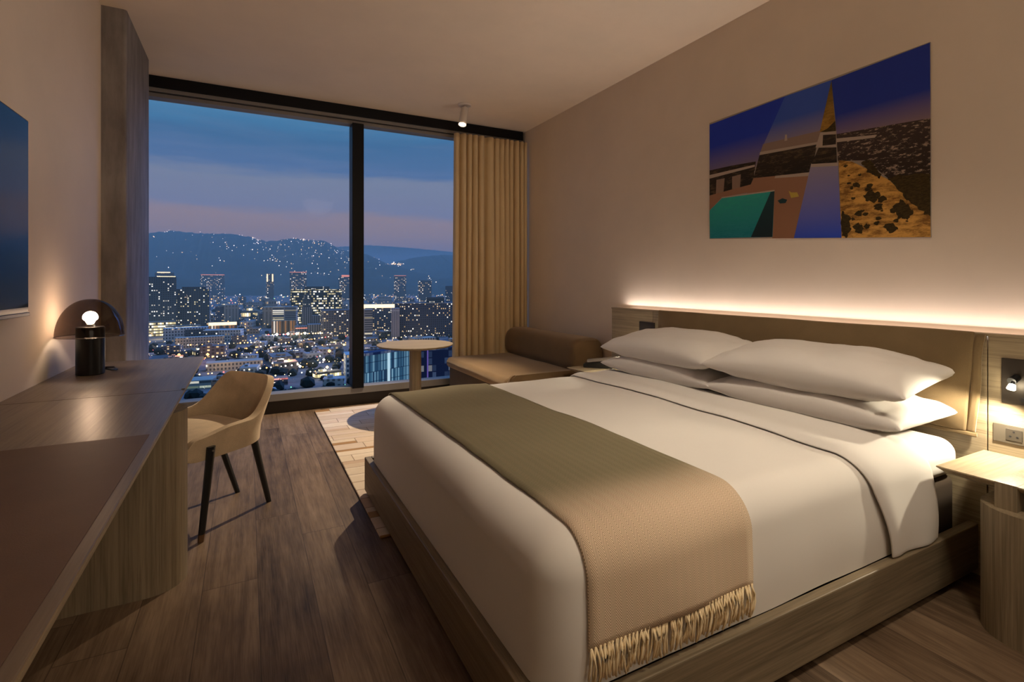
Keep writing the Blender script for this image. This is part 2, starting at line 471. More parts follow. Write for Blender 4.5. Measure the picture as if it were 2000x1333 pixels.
l = spot('spot_lamp', tip + ax * .012, (.72, 3.94, 0), 400, (1, .80, .57), math.radians(67), .65, .022)

# ------------------------------------------------------------------ rug
tag(obj('rug', box(B(), .54, 2.3, 2.35, 4.93, .001, .013, .004), M['rug']), 'cream and tan patchwork hide rug under the bed foot and round table', 'rug')

# ------------------------------------------------------------------ television
tv = thing('television', 'black flat television mounted high on the left wall', 'television', (XL, 1.9, 1.06))
obj('body', box(B(), XL + .012, XL + .05, 1.29, 2.556, 1.062, 1.79, .004), M['black'], tv)
obj('screen', box(B(), XL + .0501, XL + .0515, 1.297, 2.549, 1.085, 1.783), M['screen'], tv)
obj('lower_bezel', box(B(), XL + .014, XL + .054, 1.29, 2.556, 1.052, 1.066, .002), mat('dull steel strip', (.16, .16, .17), .55, .4)[0], tv, label='grey strip along the lower edge')
obj('wall_bracket', box(B(), XL + .001, XL + .012, 1.6, 2.2, 1.25, 1.6), M['black'], tv)

# ------------------------------------------------------------------ desk
dk = thing('desk', 'long taupe oak desk along the left wall with brown leather inlay', 'desk', (-.5, 1.9, 0))
XE, DZ = -.222, .750
def desk_top(y0, y1, end):
    bm = B()
    def ring(z, ins, insend):
        return [(XL + .002, y0, z), (XE - ins, y0, z), (XE - ins, y1 - insend, z), (XL + .002, y1 - insend, z)]
    stack(bm, [ring(DZ - .055, .10, .10 * end), ring(DZ - .014, .006, .006 * end), ring(DZ - .004, 0, 0), ring(DZ, .003, .003 * end)])
    return bm
obj('desktop', desk_top(.25, 2.400, 0), M['desk_top'], dk)
obj('end_panel', desk_top(2.4385, 3.44, 1), M['desk_top'], dk)
obj('seam_strip', box(B(), XL + .002, XE - .012, 2.404, 2.4345, DZ - .01, DZ + .0004), M['desk_top'], dk)
obj('leather_inlay', box(B(), XL + .002, XE - .022, .27, 1.745, DZ - .004, DZ + .0012, .0005), M['leather'], dk, label='dark brown leather inlay')
obj('edge_strip', box(B(), XE - .0015, XE + .001, .25, 3.43, DZ - .010, DZ - .002), M['oak_h'], dk)
pts = stadium(-.345, 2.44, .13, XL)[::-1]
pts = [(p[0] if p[0] > XL else XL, p[1]) for p in [(-.345 + .13 * math.sin(pi * i / 24), 2.44 + .13 * math.cos(pi * i / 24)) for i in range(25)]] + [(XL + .002, 2.31), (XL + .002, 2.57)]
obj('pedestal', prism(B(), pts, 0, .672), M['oak_v'], dk, 30)
obj('pedestal_tongue', box(B(), XL + .002, -.262, 2.40, 2.48, .672, .705), M['oak_v'], dk)

# ------------------------------------------------------------------ table lamp
LX, LY = -.648, 3.01
lp = thing('table_lamp', 'lit table lamp with black cylinder base and smoked glass dome on desk', 'lamp', (LX, LY, DZ + .0005))
obj('base', lathe(B(), [(.050, 0), (.054, .003), (.054, .217), (.051, .221), (.0, .221)][:4], (LX, LY, DZ + .0005), 64), mat('black lacquer', (.006, .006, .007), .32, spec=.3)[0], lp, 30)
obj('socket', lathe(B(), [(.016, 0), (.016, .012)], (LX, LY, DZ + .2215), 24), M['silver'], lp, 30)
bm = B()
grid(bm, 65, 24, lambda a, w: Vector((LX + .128 * math.cos(2 * pi * a) * max(1e-4, math.cos(w * pi / 2)) ** .92, LY + .128 * math.sin(2 * pi * a) * max(1e-4, math.cos(w * pi / 2)) ** .92, DZ + .178 + .172 * math.sin(w * pi / 2))))
bmesh.ops.remove_doubles(bm, verts=bm.verts, dist=.0004)
sh = obj('dome_shade', bm, M['smoke'], lp, 180, label='smoked translucent glass dome')
bm = B(); R = .128
rr = [[(LX + (R + q * math.cos(t)) * math.cos(2 * pi * i / 64), LY + (R + q * math.cos(t)) * math.sin(2 * pi * i / 64), DZ + .178 + q * math.sin(t)) for i in range(64)] for q in [.0022] for t in [2 * pi * k / 8 for k in range(9)]]
stack(bm, rr, cap=False); bmesh.ops.remove_doubles(bm, verts=bm.verts, dist=.00005)
obj('rim', bm, clear('clear glass rim', (.75, .72, .68), .25), sh, 180)
bm = B(); bmesh.ops.create_uvsphere(bm, u_segments=32, v_segments=20, radius=.0285)
for v in bm.verts:
    if v.co.z < -.012: v.co.x *= .72; v.co.y *= .72; v.co.z = v.co.z * 1.25
    v.co += Vector((LX, LY, DZ + .265))
obj('bulb', bm, emit('warm bulb', (1, .78, .58), 115), lp, 180, label='glowing round bulb')
obj('cord', path(B(), [(LX + .05, LY + .01, DZ + .022), (LX + .075, LY + .02, DZ + .012), (LX + .09, LY + .05, DZ + .008), (LX + .06, LY + .16, DZ + .006), (LX - .1, LY + .2, DZ + .006)], .004), M['black'], lp, 180)

# ------------------------------------------------------------------ desk chair
fa = math.radians(-144.8); fw = Vector((math.cos(fa), math.sin(fa), 0)); sd = Vector((math.cos(fa - pi / 2), math.sin(fa - pi / 2), 0))   # sd points to the far side
CB = Vector((.027, 3.14, 0)) + fw * .055 + Vector((-.012, .010, 0))
CC = CB + fw * .215
def cw(x, y, z):
    """chair space: x across (+ far side), y towards the back"""
    return CC + sd * x - fw * y + Vector((0, 0, z))
ch = thing('desk_chair', 'beige velvet tub chair with slim black legs tucked at the desk', 'chair', (CC.x, CC.y, 0))
def uplan(t):
    """0..1 from the near arm's front round the back to the far arm's front"""
    L1 = .23; A = .62
    s = t * (2 * L1 + A)
    if s < L1: return Vector((-.255 + .0 * s, -.245 + s, 0))
    if s > L1 + A: return Vector((.255, -.245 + (2 * L1 + A - s), 0))
    a = pi - pi * (s - L1) / A
    c, q = math.cos(a), math.sin(a)
    return Vector((.255 * math.copysign(abs(c) ** .62, c), -.015 + .245 * abs(q) ** .62, 0))
def shell(t, w):
    p = uplan(t)
    e = min(t, 1 - t) * 2                      # 0 at arm tips, 1 at the middle of the back
    sm = lambda a, b, x: max(0, min(1, (x - a) / (b - a))) ** 2 * (3 - 2 * max(0, min(1, (x - a) / (b - a))))
    top = .420 + .052 * sm(0, .10, e) + .030 * sm(.10, .50, e) + .176 * sm(.50, .84, e)
    bot = .372 + .02 * (1 - sm(0, .12, e))
    z = bot + (top - bot) * w
    lean = max(0, z - .45)
    k = sm(.3, .75, e)
    out = Vector((p.x * .10, .26, 0)) * k * lean + Vector((p.x * .30, 0, 0)) * lean * (.3 + k * .25)
    taper = (1 - .10 * (1 - w) * k) * (1 - .02 * max(0, (p.y + .12) / .35))
    return cw(p.x * taper + out.x, p.y + out.y - .012 * (1 - w), z)
bm = B(); grid(bm, 49, 11, shell)
obj('shell', bm, M['chair_velvet'], ch, 180, mods=[('SOLIDIFY', dict(thickness=.034, offset=0)), ('BEVEL', dict(width=.012, segments=3, limit_method='ANGLE', angle_limit=1.0)), ('SUBSURF', dict(levels=1, render_levels=1))])
def seatf(p):
    q = p.copy(); q.x *= 1 - .34 * max(0, (q.y + .05) / .22) ** 2
    q.z += .012 * (1 - (q.x / .24) ** 2) * (1 - (q.y / .25) ** 2) * (1 if p.z > .44 else 0)
    return cw(q.x, q.y, q.z)
obj('seat', rbox(B(), (-.232, -.262, .378), (.232, .160, .462), .03, 8, 4, seatf), M['chair_velvet'], ch, 180)
feet = {'nf': Vector((-.187, 2.699, 0)), 'nb': Vector((.103, 3.033, 0)), 'fb': Vector((-.048, 3.247, 0)), 'ff': Vector((-.459, 3.087, 0))}
tops = {'nf': cw(-.281, -.125, .430), 'nb': cw(-.16, .17, .385), 'fb': cw(.16, .17, .385), 'ff': cw(.281, -.125, .430)}
def bar(bm, a, b, ra, rb, n=4):
    a, b = Vector(a), Vector(b)
    rg = []
    for p, rx, ry in ((a, *ra), (b, *rb)):
        rg.append([p + fw * (rx * math.cos(pi / 8 + q * pi / 4) ) + sd * (ry * math.sin(pi / 8 + q * pi / 4)) for q in range(8)])
    return stack(bm, rg)
for k in ('nf', 'nb', 'fb', 'ff'):
    f0, t0 = feet[k], tops[k]; cut = f0 + (t0 - f0) * .085
    lg = obj('leg', bar(B(), cut, t0, (.0145, .0125), (.020, .014)), M['black'], ch, 40)
    obj('foot_cap', bar(B(), f0 + Vector((0, 0, .001)), cut, (.0135, .0115), (.0145, .0125)), M['brass'] if k == 'nf' else M['black'], lg, 40)
    if k[1] == 'f':
        s_ = -1 if k == 'nf' else 1
        obj('screw', tube(B(), t0 - Vector((0, 0, .018)), t0 - Vector((0, 0, .018)) + sd * s_ * .0155, .0045, n=12), M['silver'], lg, 40)

# ------------------------------------------------------------------ round side table
RX, RY = 1.31, 4.37
rt = thing('side_table', 'round wooden pedestal table in front of the window', 'table', (RX, RY, .013))
obj('table_top', lathe(B(), [(.06, .598), (.24, .604), (.318, .618), (.330, .626), (.331, .631), (.328, .635)], (RX, RY, 0), 80), M['oak_table'], rt, 30)
obj('pedestal', lathe(B(), [(.052, .03), (.052, .6)], (RX, RY, 0), 40), M['oak_v'], rt, 30)
obj('base_plate', lathe(B(), [(.20, .0135), (.205, .018), (.20, .03), (.06, .034)], (RX, RY, 0), 56), M['oak_v'], rt, 30)

# ------------------------------------------------------------------ chaise by the window
so = thing('chaise_sofa', 'brown velvet chaise with bolster back against the right wall by the curtain', 'sofa', (2.25, 4.1, .0))
obj('base_panel', box(B(), 1.80, 2.74, 3.50, 4.83, .03, .335, .008), M['sofa_base'], so)
def seatc(p):
    q = p.copy()
    if p.z > .38: q.z += .014 * math.sin(pi * (p.y - 3.46) / 1.38) * math.sin(pi * min(1, (p.x - 1.76) / .72)) + nz(p, 3.5, .006)
    return q
obj('seat_cushion', rbox(B(), (1.765, 3.505, .325), (2.52, 4.85, .428), .045, 14, 6, seatc), M['sofa_velvet'], so, 180)
prof = []
for i in range(40):
    a = 2 * pi * i / 40; c, q = math.cos(a), math.sin(a)
    prof.append((2.590 + .164 * math.copysign(abs(c) ** .6, c), .550 + .148 * math.copysign(abs(q) ** .62, q)))
rings = []
for i in range(41):
    w = i / 40; y = 3.56 + (4.87 - 3.56) * w
    e = min(w, 1 - w) * 1.31 / .05; k = 1 - .13 * (1 - min(1, e)) ** 2
    rings.append([(2.590 + (x - 2.590) * k + .05 * max(0, z - .5) * (x < 2.59) * .6, y, .550 + (z - .550) * k + nz((x, y, z), 3, .006)) for x, z in prof])
obj('bolster_back', stack(B(), rings), M['sofa_velvet'], so, 60)
# rounded arm panel closing the near end
def arm(bm, y0, y1):
    pts = []
    x0, x1, z0, z1, r = 1.775, 2.41, .03, .462, .05
    for cx, cz, a0 in ((x1 - r, z1 - r, 0), (x0 + r, z1 - r, pi / 2)):
        pts += [(cx + r * math.cos(a0 + pi / 2 * i / 8), cz + r * math.sin(a0 + pi / 2 * i / 8)) for i in range(9)]
    pts += [(x0, z0), (x1, z0)]
    a = [bm.verts.new((x, y0, z)) for x, z in pts]; b = [bm.verts.new((x, y1, z)) for x, z in pts]; n = len(pts)
    f0 = bm.faces.new(a); f1 = bm.faces.new(b[::-1])
    for i in range(n): bm.faces.new((a[i], b[i], b[(i + 1) % n], a[(i + 1) % n]))
    bmesh.ops.bevel(bm, geom=list(f0.edges) + list(f1.edges), offset=.012, segments=3, affect='EDGES')
    return bm
obj('end_arm', arm(B(), 3.452, 3.502), M['sofa_velvet'], so, 50)

# ------------------------------------------------------------------ bed
BX0, BX1, BY0, BY1 = .575, 2.60, .952, 2.878
bed = thing('bed_frame', 'wide low oak bed frame with flat side rails around the mattress', 'bed frame', (1.59, 1.915, .0))
obj('foot_rail', box(B(), BX0, BX0 + .034, BY0, BY1, .030, .212, .004), M['oak_y_lit'], bed)
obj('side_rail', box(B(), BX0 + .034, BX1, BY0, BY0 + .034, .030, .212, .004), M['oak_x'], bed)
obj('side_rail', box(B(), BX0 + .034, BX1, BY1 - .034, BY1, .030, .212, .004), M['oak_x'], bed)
obj('plinth', box(B(), BX0 + .12, BX1 - .02, BY0 + .12, BY1 - .12, .013, .060), M['black'], bed)
tag(obj('box_spring', rbox(B(), (BX0 + .085, BY0 + .070, .062), (BX1 - .015, BY1 - .070, .385), .03, 6, 3), M['box_spring'], smooth=180), 'dark brown upholstered box base under the mattress inside the bed frame', 'bed base')
def mtf(p):
    q = p.copy()
    if p.z > .47: q.z += nz(p, 4, .006)
    return q
tag(obj('mattress', rbox(B(), (BX0 + .085, BY0 + .050, .387), (BX1 - .012, BY1 - .050, .540), .062, 16, 5, mtf), M['sheet'], smooth=180), 'white sheeted mattress under the duvet and pillows', 'mattress')

# duvet: round-edged shell about a core box
CR = .105
K0 = Vector((.603 + CR, .985 + CR, .0)); K1 = Vector((9, 2.856 - CR, .565 - CR))
ZB = .2145
def bump_top(x, y):
    return .010 * math.sin(pi * max(0, min(1, (y - .97) / 1.886))) + nz((x, y, 0), 2.2, .007) + nz((x, y, 2), 6, .003)
def drape(x, s, off=0.0):
    """point on the bedding at x, arc length s from the near lower edge over the top to the far lower edge; off = height above the duvet"""
    dx = max(0.0, K0.x - x); r = math.sqrt(max(1e-6, CR * CR - min(dx, CR) ** 2)) if dx > 0 else CR
    h = K1.z - ZB; q = CR * pi / 2; wtop = K1.y - K0.y
    r += off
    if s < h: p = Vector((x, K0.y - r, ZB + s)); nrm = 'n'
    elif s < h + q:
        a = (s - h) / CR; p = Vector((x, K0.y - r * math.cos(a), K1.z + r * math.sin(a)))
    elif s < h + q + wtop: p = Vector((x, K0.y + (s - h - q), K1.z + r))
    elif s < h + 2 * q + wtop:
        a = (s - h - q - wtop) / CR; p = Vector((x, K1.y + r * math.sin(a), K1.z + r * math.cos(a)))
    else: p = Vector((x, K1.y + r, K1.z - (s - h - 2 * q - wtop)))
    top = max(0.0, min(1.0, (p.z - K1.z) / CR)); p.z += bump_top(p.x, p.y) * top
    if top == 0 or p.y < K0.y:
        sg = -1 if p.y < 1.9 else 1
        p.y += sg * (.006 * math.sin(pi * max(0, min(1, (p.z - ZB) / h))) + nz((p.x, 0, p.z), 4, .004)) * (1 - top)
    return p
SH = K1.z - ZB; SQ = CR * pi / 2; STOP = K1.y - K0.y; SLEN = 2 * SH + 2 * SQ + STOP
def svals(s0, s1, nside=8, ncorner=10, ntop=60):
    br = [0] + [SH * i / nside for i in range(1, nside + 1)] + [SH + SQ * i / ncorner for i in range(1, ncorner + 1)] + [SH + SQ + STOP * i / ntop for i in range(1, ntop + 1)] + \
         [SH + SQ + STOP + SQ * i / ncorner for i in range(1, ncorner + 1)] + [SH + 2 * SQ + STOP + SH * i / nside for i in range(1, nside + 1)]
    return [s0] + [s for s in br if s0 + .002 < s < s1 - .002] + [s1]
# duvet body: foot face, round foot edge, then along the bed
bm = B(); ss = svals(0, SLEN)
xs = [.603 + CR * (1 - math.cos(pi / 2 * i / 12)) for i in range(13)] + [.603 + CR + (2.25 - .603 - CR) * i / 48 for i in range(1, 49)]
rows = []
for x in xs:
    rows.append([bm.verts.new(drape(x + (1e-4 if x == xs[0] else 0), s)) for s in ss])
for i in range(len(xs) - 1):
    for j in range(len(ss) - 1): bm.faces.new((rows[i][j], rows[i + 1][j], rows[i + 1][j + 1], rows[i][j + 1]))
bm.faces.new([v for v in rows[0]])
for v in bm.verts:      # the foot face bellies out a little
    if v.co.x < .60 + CR:
        v.co.x -= nz((0, v.co.y, v.co.z), 3, .006) * max(0, 1 - (v.co.x - .603) / CR)
duv = tag(obj('duvet', bm, M['duvet'], smooth=50), 'smooth white duvet covering the mattress down to the bed rails', 'duvet')

# turned-back cuff of the top sheet lying across the duvet below the pillows
bm = B(); ss = svals(.004, SLEN - .01, 14, 14, 70); n = 26
def cuff(i, s, off):
    side = max(0, 1 - s / (SH + SQ)) if s < SH + SQ else max(0, (s - SH - SQ - STOP) / (SH + SQ))
    wob = .020 * math.sin(s * 9) * side
    x0 = 1.885 - .035 * math.exp(-((s - SH - SQ) / .25) ** 2) + .115 * side ** 1.5 + wob
    x1 = 2.215 + .09 * side ** .7 + .5 * wob
    x = x0 + (x1 - x0) * i
    p = drape(x, s, off + .010 * math.sin(pi * min(1, i * 6) / 2) * (1 if i < .9 else 1))
    sg = -1 if p.y < 1.9 else 1
    p.y += sg * .013 * side * (.5 + .5 * math.sin(i * 8.0 + 2.2 * side)) * min(1, side * 2.2)
    p.z += .004 * math.sin(i * pi * 3)*(1-side)
    return p
cols = [[bm.verts.new(cuff(k / (n - 1), s, .004)) for s in ss] for k in range(n)]
for i in range(n - 1):
    for j in range(len(ss) - 1): bm.faces.new((cols[i][j], cols[i + 1][j], cols[i + 1][j + 1], cols[i][j + 1]))
tag(obj('folded_sheet', bm, M['sheet'], smooth=180, mods=[('SOLIDIFY', dict(thickness=.006, offset=1)), ('BEVEL', dict(width=.0025, segments=2, limit_method='ANGLE', angle_limit=1.0))]),
    'white sheet cuff folded back across the bed in front of the pillows', 'sheet')

# throw across the foot of the bed
TX0, TX1, TS0 = .700, 1.268, .104
th = thing('throw_blanket', 'sage herringbone throw, light painted into its near side, with yarn fringe across the bed foot', 'throw', (.98, .965, .30))
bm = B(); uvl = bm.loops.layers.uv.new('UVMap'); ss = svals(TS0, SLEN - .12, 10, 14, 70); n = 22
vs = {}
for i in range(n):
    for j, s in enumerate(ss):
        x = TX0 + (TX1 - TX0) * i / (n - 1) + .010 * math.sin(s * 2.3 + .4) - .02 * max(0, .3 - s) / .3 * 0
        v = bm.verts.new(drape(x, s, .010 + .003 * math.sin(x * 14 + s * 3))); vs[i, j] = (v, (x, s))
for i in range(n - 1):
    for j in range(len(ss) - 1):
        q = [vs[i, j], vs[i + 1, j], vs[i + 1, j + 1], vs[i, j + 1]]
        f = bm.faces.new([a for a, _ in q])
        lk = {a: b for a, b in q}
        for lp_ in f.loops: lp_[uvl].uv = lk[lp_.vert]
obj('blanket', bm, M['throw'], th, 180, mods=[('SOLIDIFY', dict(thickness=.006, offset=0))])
random.seed(4)
bm = B()
nt = 46
for k in range(nt):
    u = (k + .5) / nt; x = TX0 + .010 * math.sin(TS0 * 2.3 + .4) + (TX1 - TX0) * u
    p0 = drape(x, TS0 + .004, .010)
    for q in range(3):
        a = random.uniform(-.008, .008); ln = random.uniform(.068, .088); b_ = random.uniform(-.010, .010)
        pts = [p0 + Vector((a * .2, -.001 + .002 * q, .002))]
        for t_ in (.25, .5, .75, 1.0):
            s_ = max(.002, TS0 - ln * t_)
            p = drape(x + a * t_ + b_ * math.sin(pi * t_) , s_, .008 + .003 * q + .004 * math.sin(pi * t_)); pts.append(p)
        path(bm, pts, .0028, 6)
fr = obj('fringe', bm, M['fringe'], th, 180, label='knotted tan yarn fringe')

# ------------------------------------------------------------------ pillows
def pillow(name, label, c, L, Wd, Th, tilt=0.0, yaw=0.0, seed=0, sag=0.0):
    bm = B(); nu, nv = 53, 33
    Rm = Matrix.Rotation(yaw, 3, 'Z') @ Matrix.Rotation(tilt, 3, 'Y')
    def P(u, v, sgn):
        a = 1 - abs(u) ** 2.8; b = 1 - abs(v) ** 2.6
        h = Th * (max(0, a) ** .50) * (max(0, b) ** .40)
        y = L / 2 * u * (1 - .055 * (1 - v * v) * abs(u) ** 3)
        x = Wd / 2 * v * (1 - .085 * (1 - u * u) * abs(v) ** 3)
        wr = nz((u * 2.0, v * 2.0, sgn), 1.3, .012, seed) + nz((u * 5, v * 5, sgn), 1.2, .004, seed + 9)
        edge = min(1, (1 - abs(u)) * 6) * min(1, (1 - abs(v)) * 5)
        # creases running in from the corners
        cr = -.010 * math.exp(-((abs(u) - .86 + .10 * abs(v)) / .05) ** 2) * abs(v) ** 1.5 * min(1, (1 - abs(v)) * 8)
        z = sgn * (h + (wr + cr) * edge) * (1.0 if sgn > 0 else .92) - sag * u * u
        return Vector(c) + Rm @ Vector((x, y, z))
    e = lambda t: math.sin(t * pi / 2) * .6 + t * .4
    top = [[bm.verts.new(P(e(-1 + 2 * i / (nu - 1)), e(-1 + 2 * j / (nv - 1)), 1)) for j in range(nv)] for i in range(nu)]
    bot = [[bm.verts.new(P(e(-1 + 2 * i / (nu - 1)), e(-1 + 2 * j / (nv - 1)), -1)) for j in range(nv)] for i in range(nu)]
    for g in (top, bot):
        for i in range(nu - 1):
            for j in range(nv - 1): bm.faces.new((g[i][j], g[i + 1][j], g[i + 1][j + 1], g[i][j + 1]))
    bmesh.ops.remove_doubles(bm, verts=bm.verts, dist=.0006)
    return tag(obj(name, bm, M['pillow'], smooth=70), label, 'pillow', 'white pillows on the bed')
pillow('pillow', 'white pillow under the right stack, nearest the reading light and right bedside table', (2.365, 1.470, .640), .93, .47, .082, -.03, .0, 1)
pillow('pillow', 'white pillow on top of the right stack, nearest the reading light', (2.360, 1.465, .782), .93, .48, .092, -.14, .03, 2)
pillow('pillow', 'white pillow under the left stack, nearest the telephone', (2.365, 2.345, .640), .92, .47, .082, -.03, .0, 3)
pillow('pillow', 'white pillow on top of the left stack, nearest the telephone', (2.36, 2.345, .778), .92, .48, .090, -.17, -.02, 4)

# ------------------------------------------------------------------ headboard wall panel, light strip, cushion
PX = 2.61
hp = thing('headboard', 'pale oak headboard panel along the wall behind the bed, lit from behind', 'headboard', (2.68, 1.89, 0))
for y0, y1 in ((.50, .926), (.930, 2.808), (2.812, 3.28)):
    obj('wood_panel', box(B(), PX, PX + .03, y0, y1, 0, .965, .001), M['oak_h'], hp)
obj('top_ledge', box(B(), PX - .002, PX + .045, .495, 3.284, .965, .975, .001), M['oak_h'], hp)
obj('back_box', box(B(), PX + .03, XR - .002, .53, 3.25, .60, .90), M['oak_h'], hp)
obj('light_strip', box(B(), 2.728, 2.748, .60, 3.20, .948, .955), emit('led strip', (1, .74, .62), 3), hp, label='glowing light strip')
ld = area('led_light', (2.738, 1.90, .960), (2.73, 1.90, 1.5), 2.74, 16.5, (1.0, .86, .80), .014)
ld.rotation_euler = (Matrix.Rotation(-R_(52), 3, 'Y') @ Matrix.Rotation(pi / 2, 3, 'Z') @ Matrix.Rotation(pi, 3, 'X')).to_euler()

def cush(p):
    q = p.copy()
    h = max(0, min(1, (p.z - .575) / .40))
    d = min(p.y - .972, 2.735 - p.y); dz = min(p.z - .572, .980 - p.z)
    bul = (1 - (1 - min(1, max(0, d) / .20)) ** 2) * (1 - (1 - min(1, max(0, dz) / .13)) ** 2)
    if p.x < 2.595: q.x -= .058 * bul - nz(p, 3, .006) * bul
    if p.y < 1.2: q.y += (.028 * (1 - h) - .010) * (1.2 - p.y) / .228
    q.z += nz((p.y, 0, 0), 3, .004) * h
    return q
hc = thing('headboard_cushion', 'long olive brown velvet cushion hung on the headboard behind the pillows', 'cushion', (2.58, 1.85, .572))
obj('pad', rbox(B(), (2.586, .972, .572), (2.606, 2.735, .980), .008, 40, 4, cush), M['velvet'], hc, 180)
def flange(a, w):
    z = .566 + .404 * a; y = .990 - .030 * w + .003 * math.sin(9 * a + 1)
    return Vector((2.597 + .002 * math.sin(13 * a), y - .028 * a, z))
bm = B(); grid(bm, 24, 4, flange)
obj('side_flange', bm, M['velvet'], hc, 180, mods=[('SOLIDIFY', dict(thickness=.008, offset=0))])
bm = B(); grid(bm, 4, 40, lambda w, a: Vector((2.592, .955 + 1.80 * a, .574 - .016 * w)))
obj('lower_flange', bm, M['velvet'], hc, 180, mods=[('SOLIDIFY', dict(thickness=.010, offset=0))])

# ------------------------------------------------------------------ bedside tables
NZ = .510
def nightstand(yc, label):
    t = thing('nightstand', label, 'bedside table', (2.42, yc, 0), 'oak bedside tables')
    y0, y1 = yc - .235, yc + .235; X0, X1 = 2.228, PX - .001
    def ring(z, i): return [(X0 + i, y0 + i, z), (X1, y0 + i, z), (X1, y1 - i, z), (X0 + i, y1 - i, z)]
    obj('table_top', stack(B(), [ring(NZ - .060, .15), ring(NZ - .045, .085), ring(NZ - .022, .022), ring(NZ - .004, .001), ring(NZ, .002)]), M['oak_top'], t)
    obj('table_tongue', box(B(), 2.2285, 2.5, yc + .012, yc + .070, .40, NZ + .0006, .001), M['oak_v'], t)
    hw = .129; cx = 2.185 + hw
    pts = [(cx - hw * math.sin(pi * i / 28), yc + hw * math.cos(pi * i / 28)) for i in range(29)] + [(2.60, yc - hw), (2.60, yc + hw)]
    obj('pedestal', prism(B(), pts, 0, .425), M['oak_v'], t, 30)
    obj('inner_post', box(B(), 2.30, 2.60, yc - .09, yc + .09, .425, NZ - .058), M['oak_v'], t)
    return t
ns = nightstand(.705, 'oak bedside table under the reading light, right of the bed')
dup(ns, (2.42, 3.125, 0), 'oak bedside table with telephone, between bed and sofa')

# ------------------------------------------------------------------ reading lights
def reading(ya, sgn, label):
    """ya: plate edge nearest the bed, sgn: direction away from the bed"""
    yc = ya + sgn * .08
    t = thing('reading_light', label, 'reading light', (PX, yc, .711), 'reading lights on the headboard panel')
    obj('wall_plate', box(B(), PX - .006, PX, yc - .08, yc + .08, .711, .885, .002), M['bronze'], t)
    yb = ya + sgn * .045
    obj('lamp_head', tube(B(), (PX - .006, yb, .815), (PX - .040, yb - sgn * .004, .803), .013, .014, 28), M['black'], t, 40)
    obj('swivel_arm', tube(B(), (PX - .036, yb, .803), (PX - .048, yb, .788), .006, .006, 16), M['black'], t, 40)
    obj('lens', tube(B(), (PX - .046, yb, .790), (PX - .056, yb, .777), .010, .013, 24), emit('reading lens', (1, .88, .62), 60), t, 40, label='glowing lens')
    obj('switch', tube(B(), (PX - .006, yb + sgn * .018, .733), (PX - .014, yb + sgn * .018, .733), .008, n=20), M['black'], t, 40)
    spot('reading_lamp', (PX - .072, yb, .765), (PX - .25, yb - sgn * .12, .40), 16, (1, .88, .66), math.radians(150), .45, .012)
reading(.884, -1, 'dark reading light plate with glowing lens above the right bedside table')
reading(2.79, 1, 'dark reading light plate beside the left pillows, above the telephone table')

# ------------------------------------------------------------------ socket plates
def outlet(ya, sgn, label):
    t = thing('socket_plate', label, 'socket plate', (PX, ya + sgn * .1, .557), 'socket plates on the headboard panel')
    a, b_ = sorted((ya, ya + sgn * .20))
    obj('plate', box(B(), PX - .005, PX, a, b_, .557, .627, .0015), M['plate'], t)
    yc = ya + sgn * .062
    s_ = obj('power_socket', box(B(), PX - .0075, PX - .005, yc - .024, yc + .024, .570, .614, .001), M['plate_dark'], t)
    bm = B()
    for dy, dz in ((0, .012), (-.010, -.006), (.010, -.006)):
        tube(bm, (PX - .0082, yc + dy, .592 + dz), (PX - .0074, yc + dy, .592 + dz), .0038, n=14)
    obj('pin_holes', bm, M['black'], s_)
    yc = ya + sgn * .115
    s_ = obj('usb_port', box(B(), PX - .0075, PX - .005, yc - .022, yc + .022, .570, .614, .001), M['plate_dark'], t)
    obj('port_slot', box(box(B(), PX - .0082, PX - .0074, yc - .008, yc + .008, .598, .605), PX - .0082, PX - .0074, yc - .008, yc + .008, .580, .587), M['silver'], s_)
outlet(.909, -1, 'dark socket plate low on the headboard, above the right bedside table')
outlet(2.775, 1, 'dark socket plate low on the headboard beside the telephone')

# ------------------------------------------------------------------ telephone on the far bedside table
ph = thing('telephone', 'small silver and black telephone on the bedside table by the sofa', 'telephone', (2.44, 3.24, NZ + .001))
def slab(bm, a, b_, w, t0, t1):
    """a wedge lying from a to b_"""
    a, b_ = Vector(a), Vector(b_); d_ = (b_ - a); d_.z = 0; d_.normalize(); s_ = Vector((-d_.y, d_.x, 0))
    r0 = [a + s_ * w, a - s_ * w, b_ - s_ * w, b_ + s_ * w]
    stack(bm, [r0, [p + Vector((0, 0, t0 if i < 2 else t1)) for i, p in enumerate(r0)]])
    bmesh.ops.bevel(bm, geom=list(bm.edges), offset=.004, segments=2, affect='EDGES')
    return bm
zb = NZ + .001
obj('phone_base', slab(B(), (2.36, 3.31, zb), (2.52, 3.15, zb), .045, .030, .060), M['black'], ph, 40)
obj('handset', slab(B(), (2.365, 3.275, zb + .040), (2.535, 3.105, zb + .074), .020, .024, .022), M['silver'], ph, 40)
obj('keypad', slab(B(), (2.40, 3.305, zb + .038), (2.50, 3.215, zb + .056), .016, .004, .004), M['silver'], ph, 40)

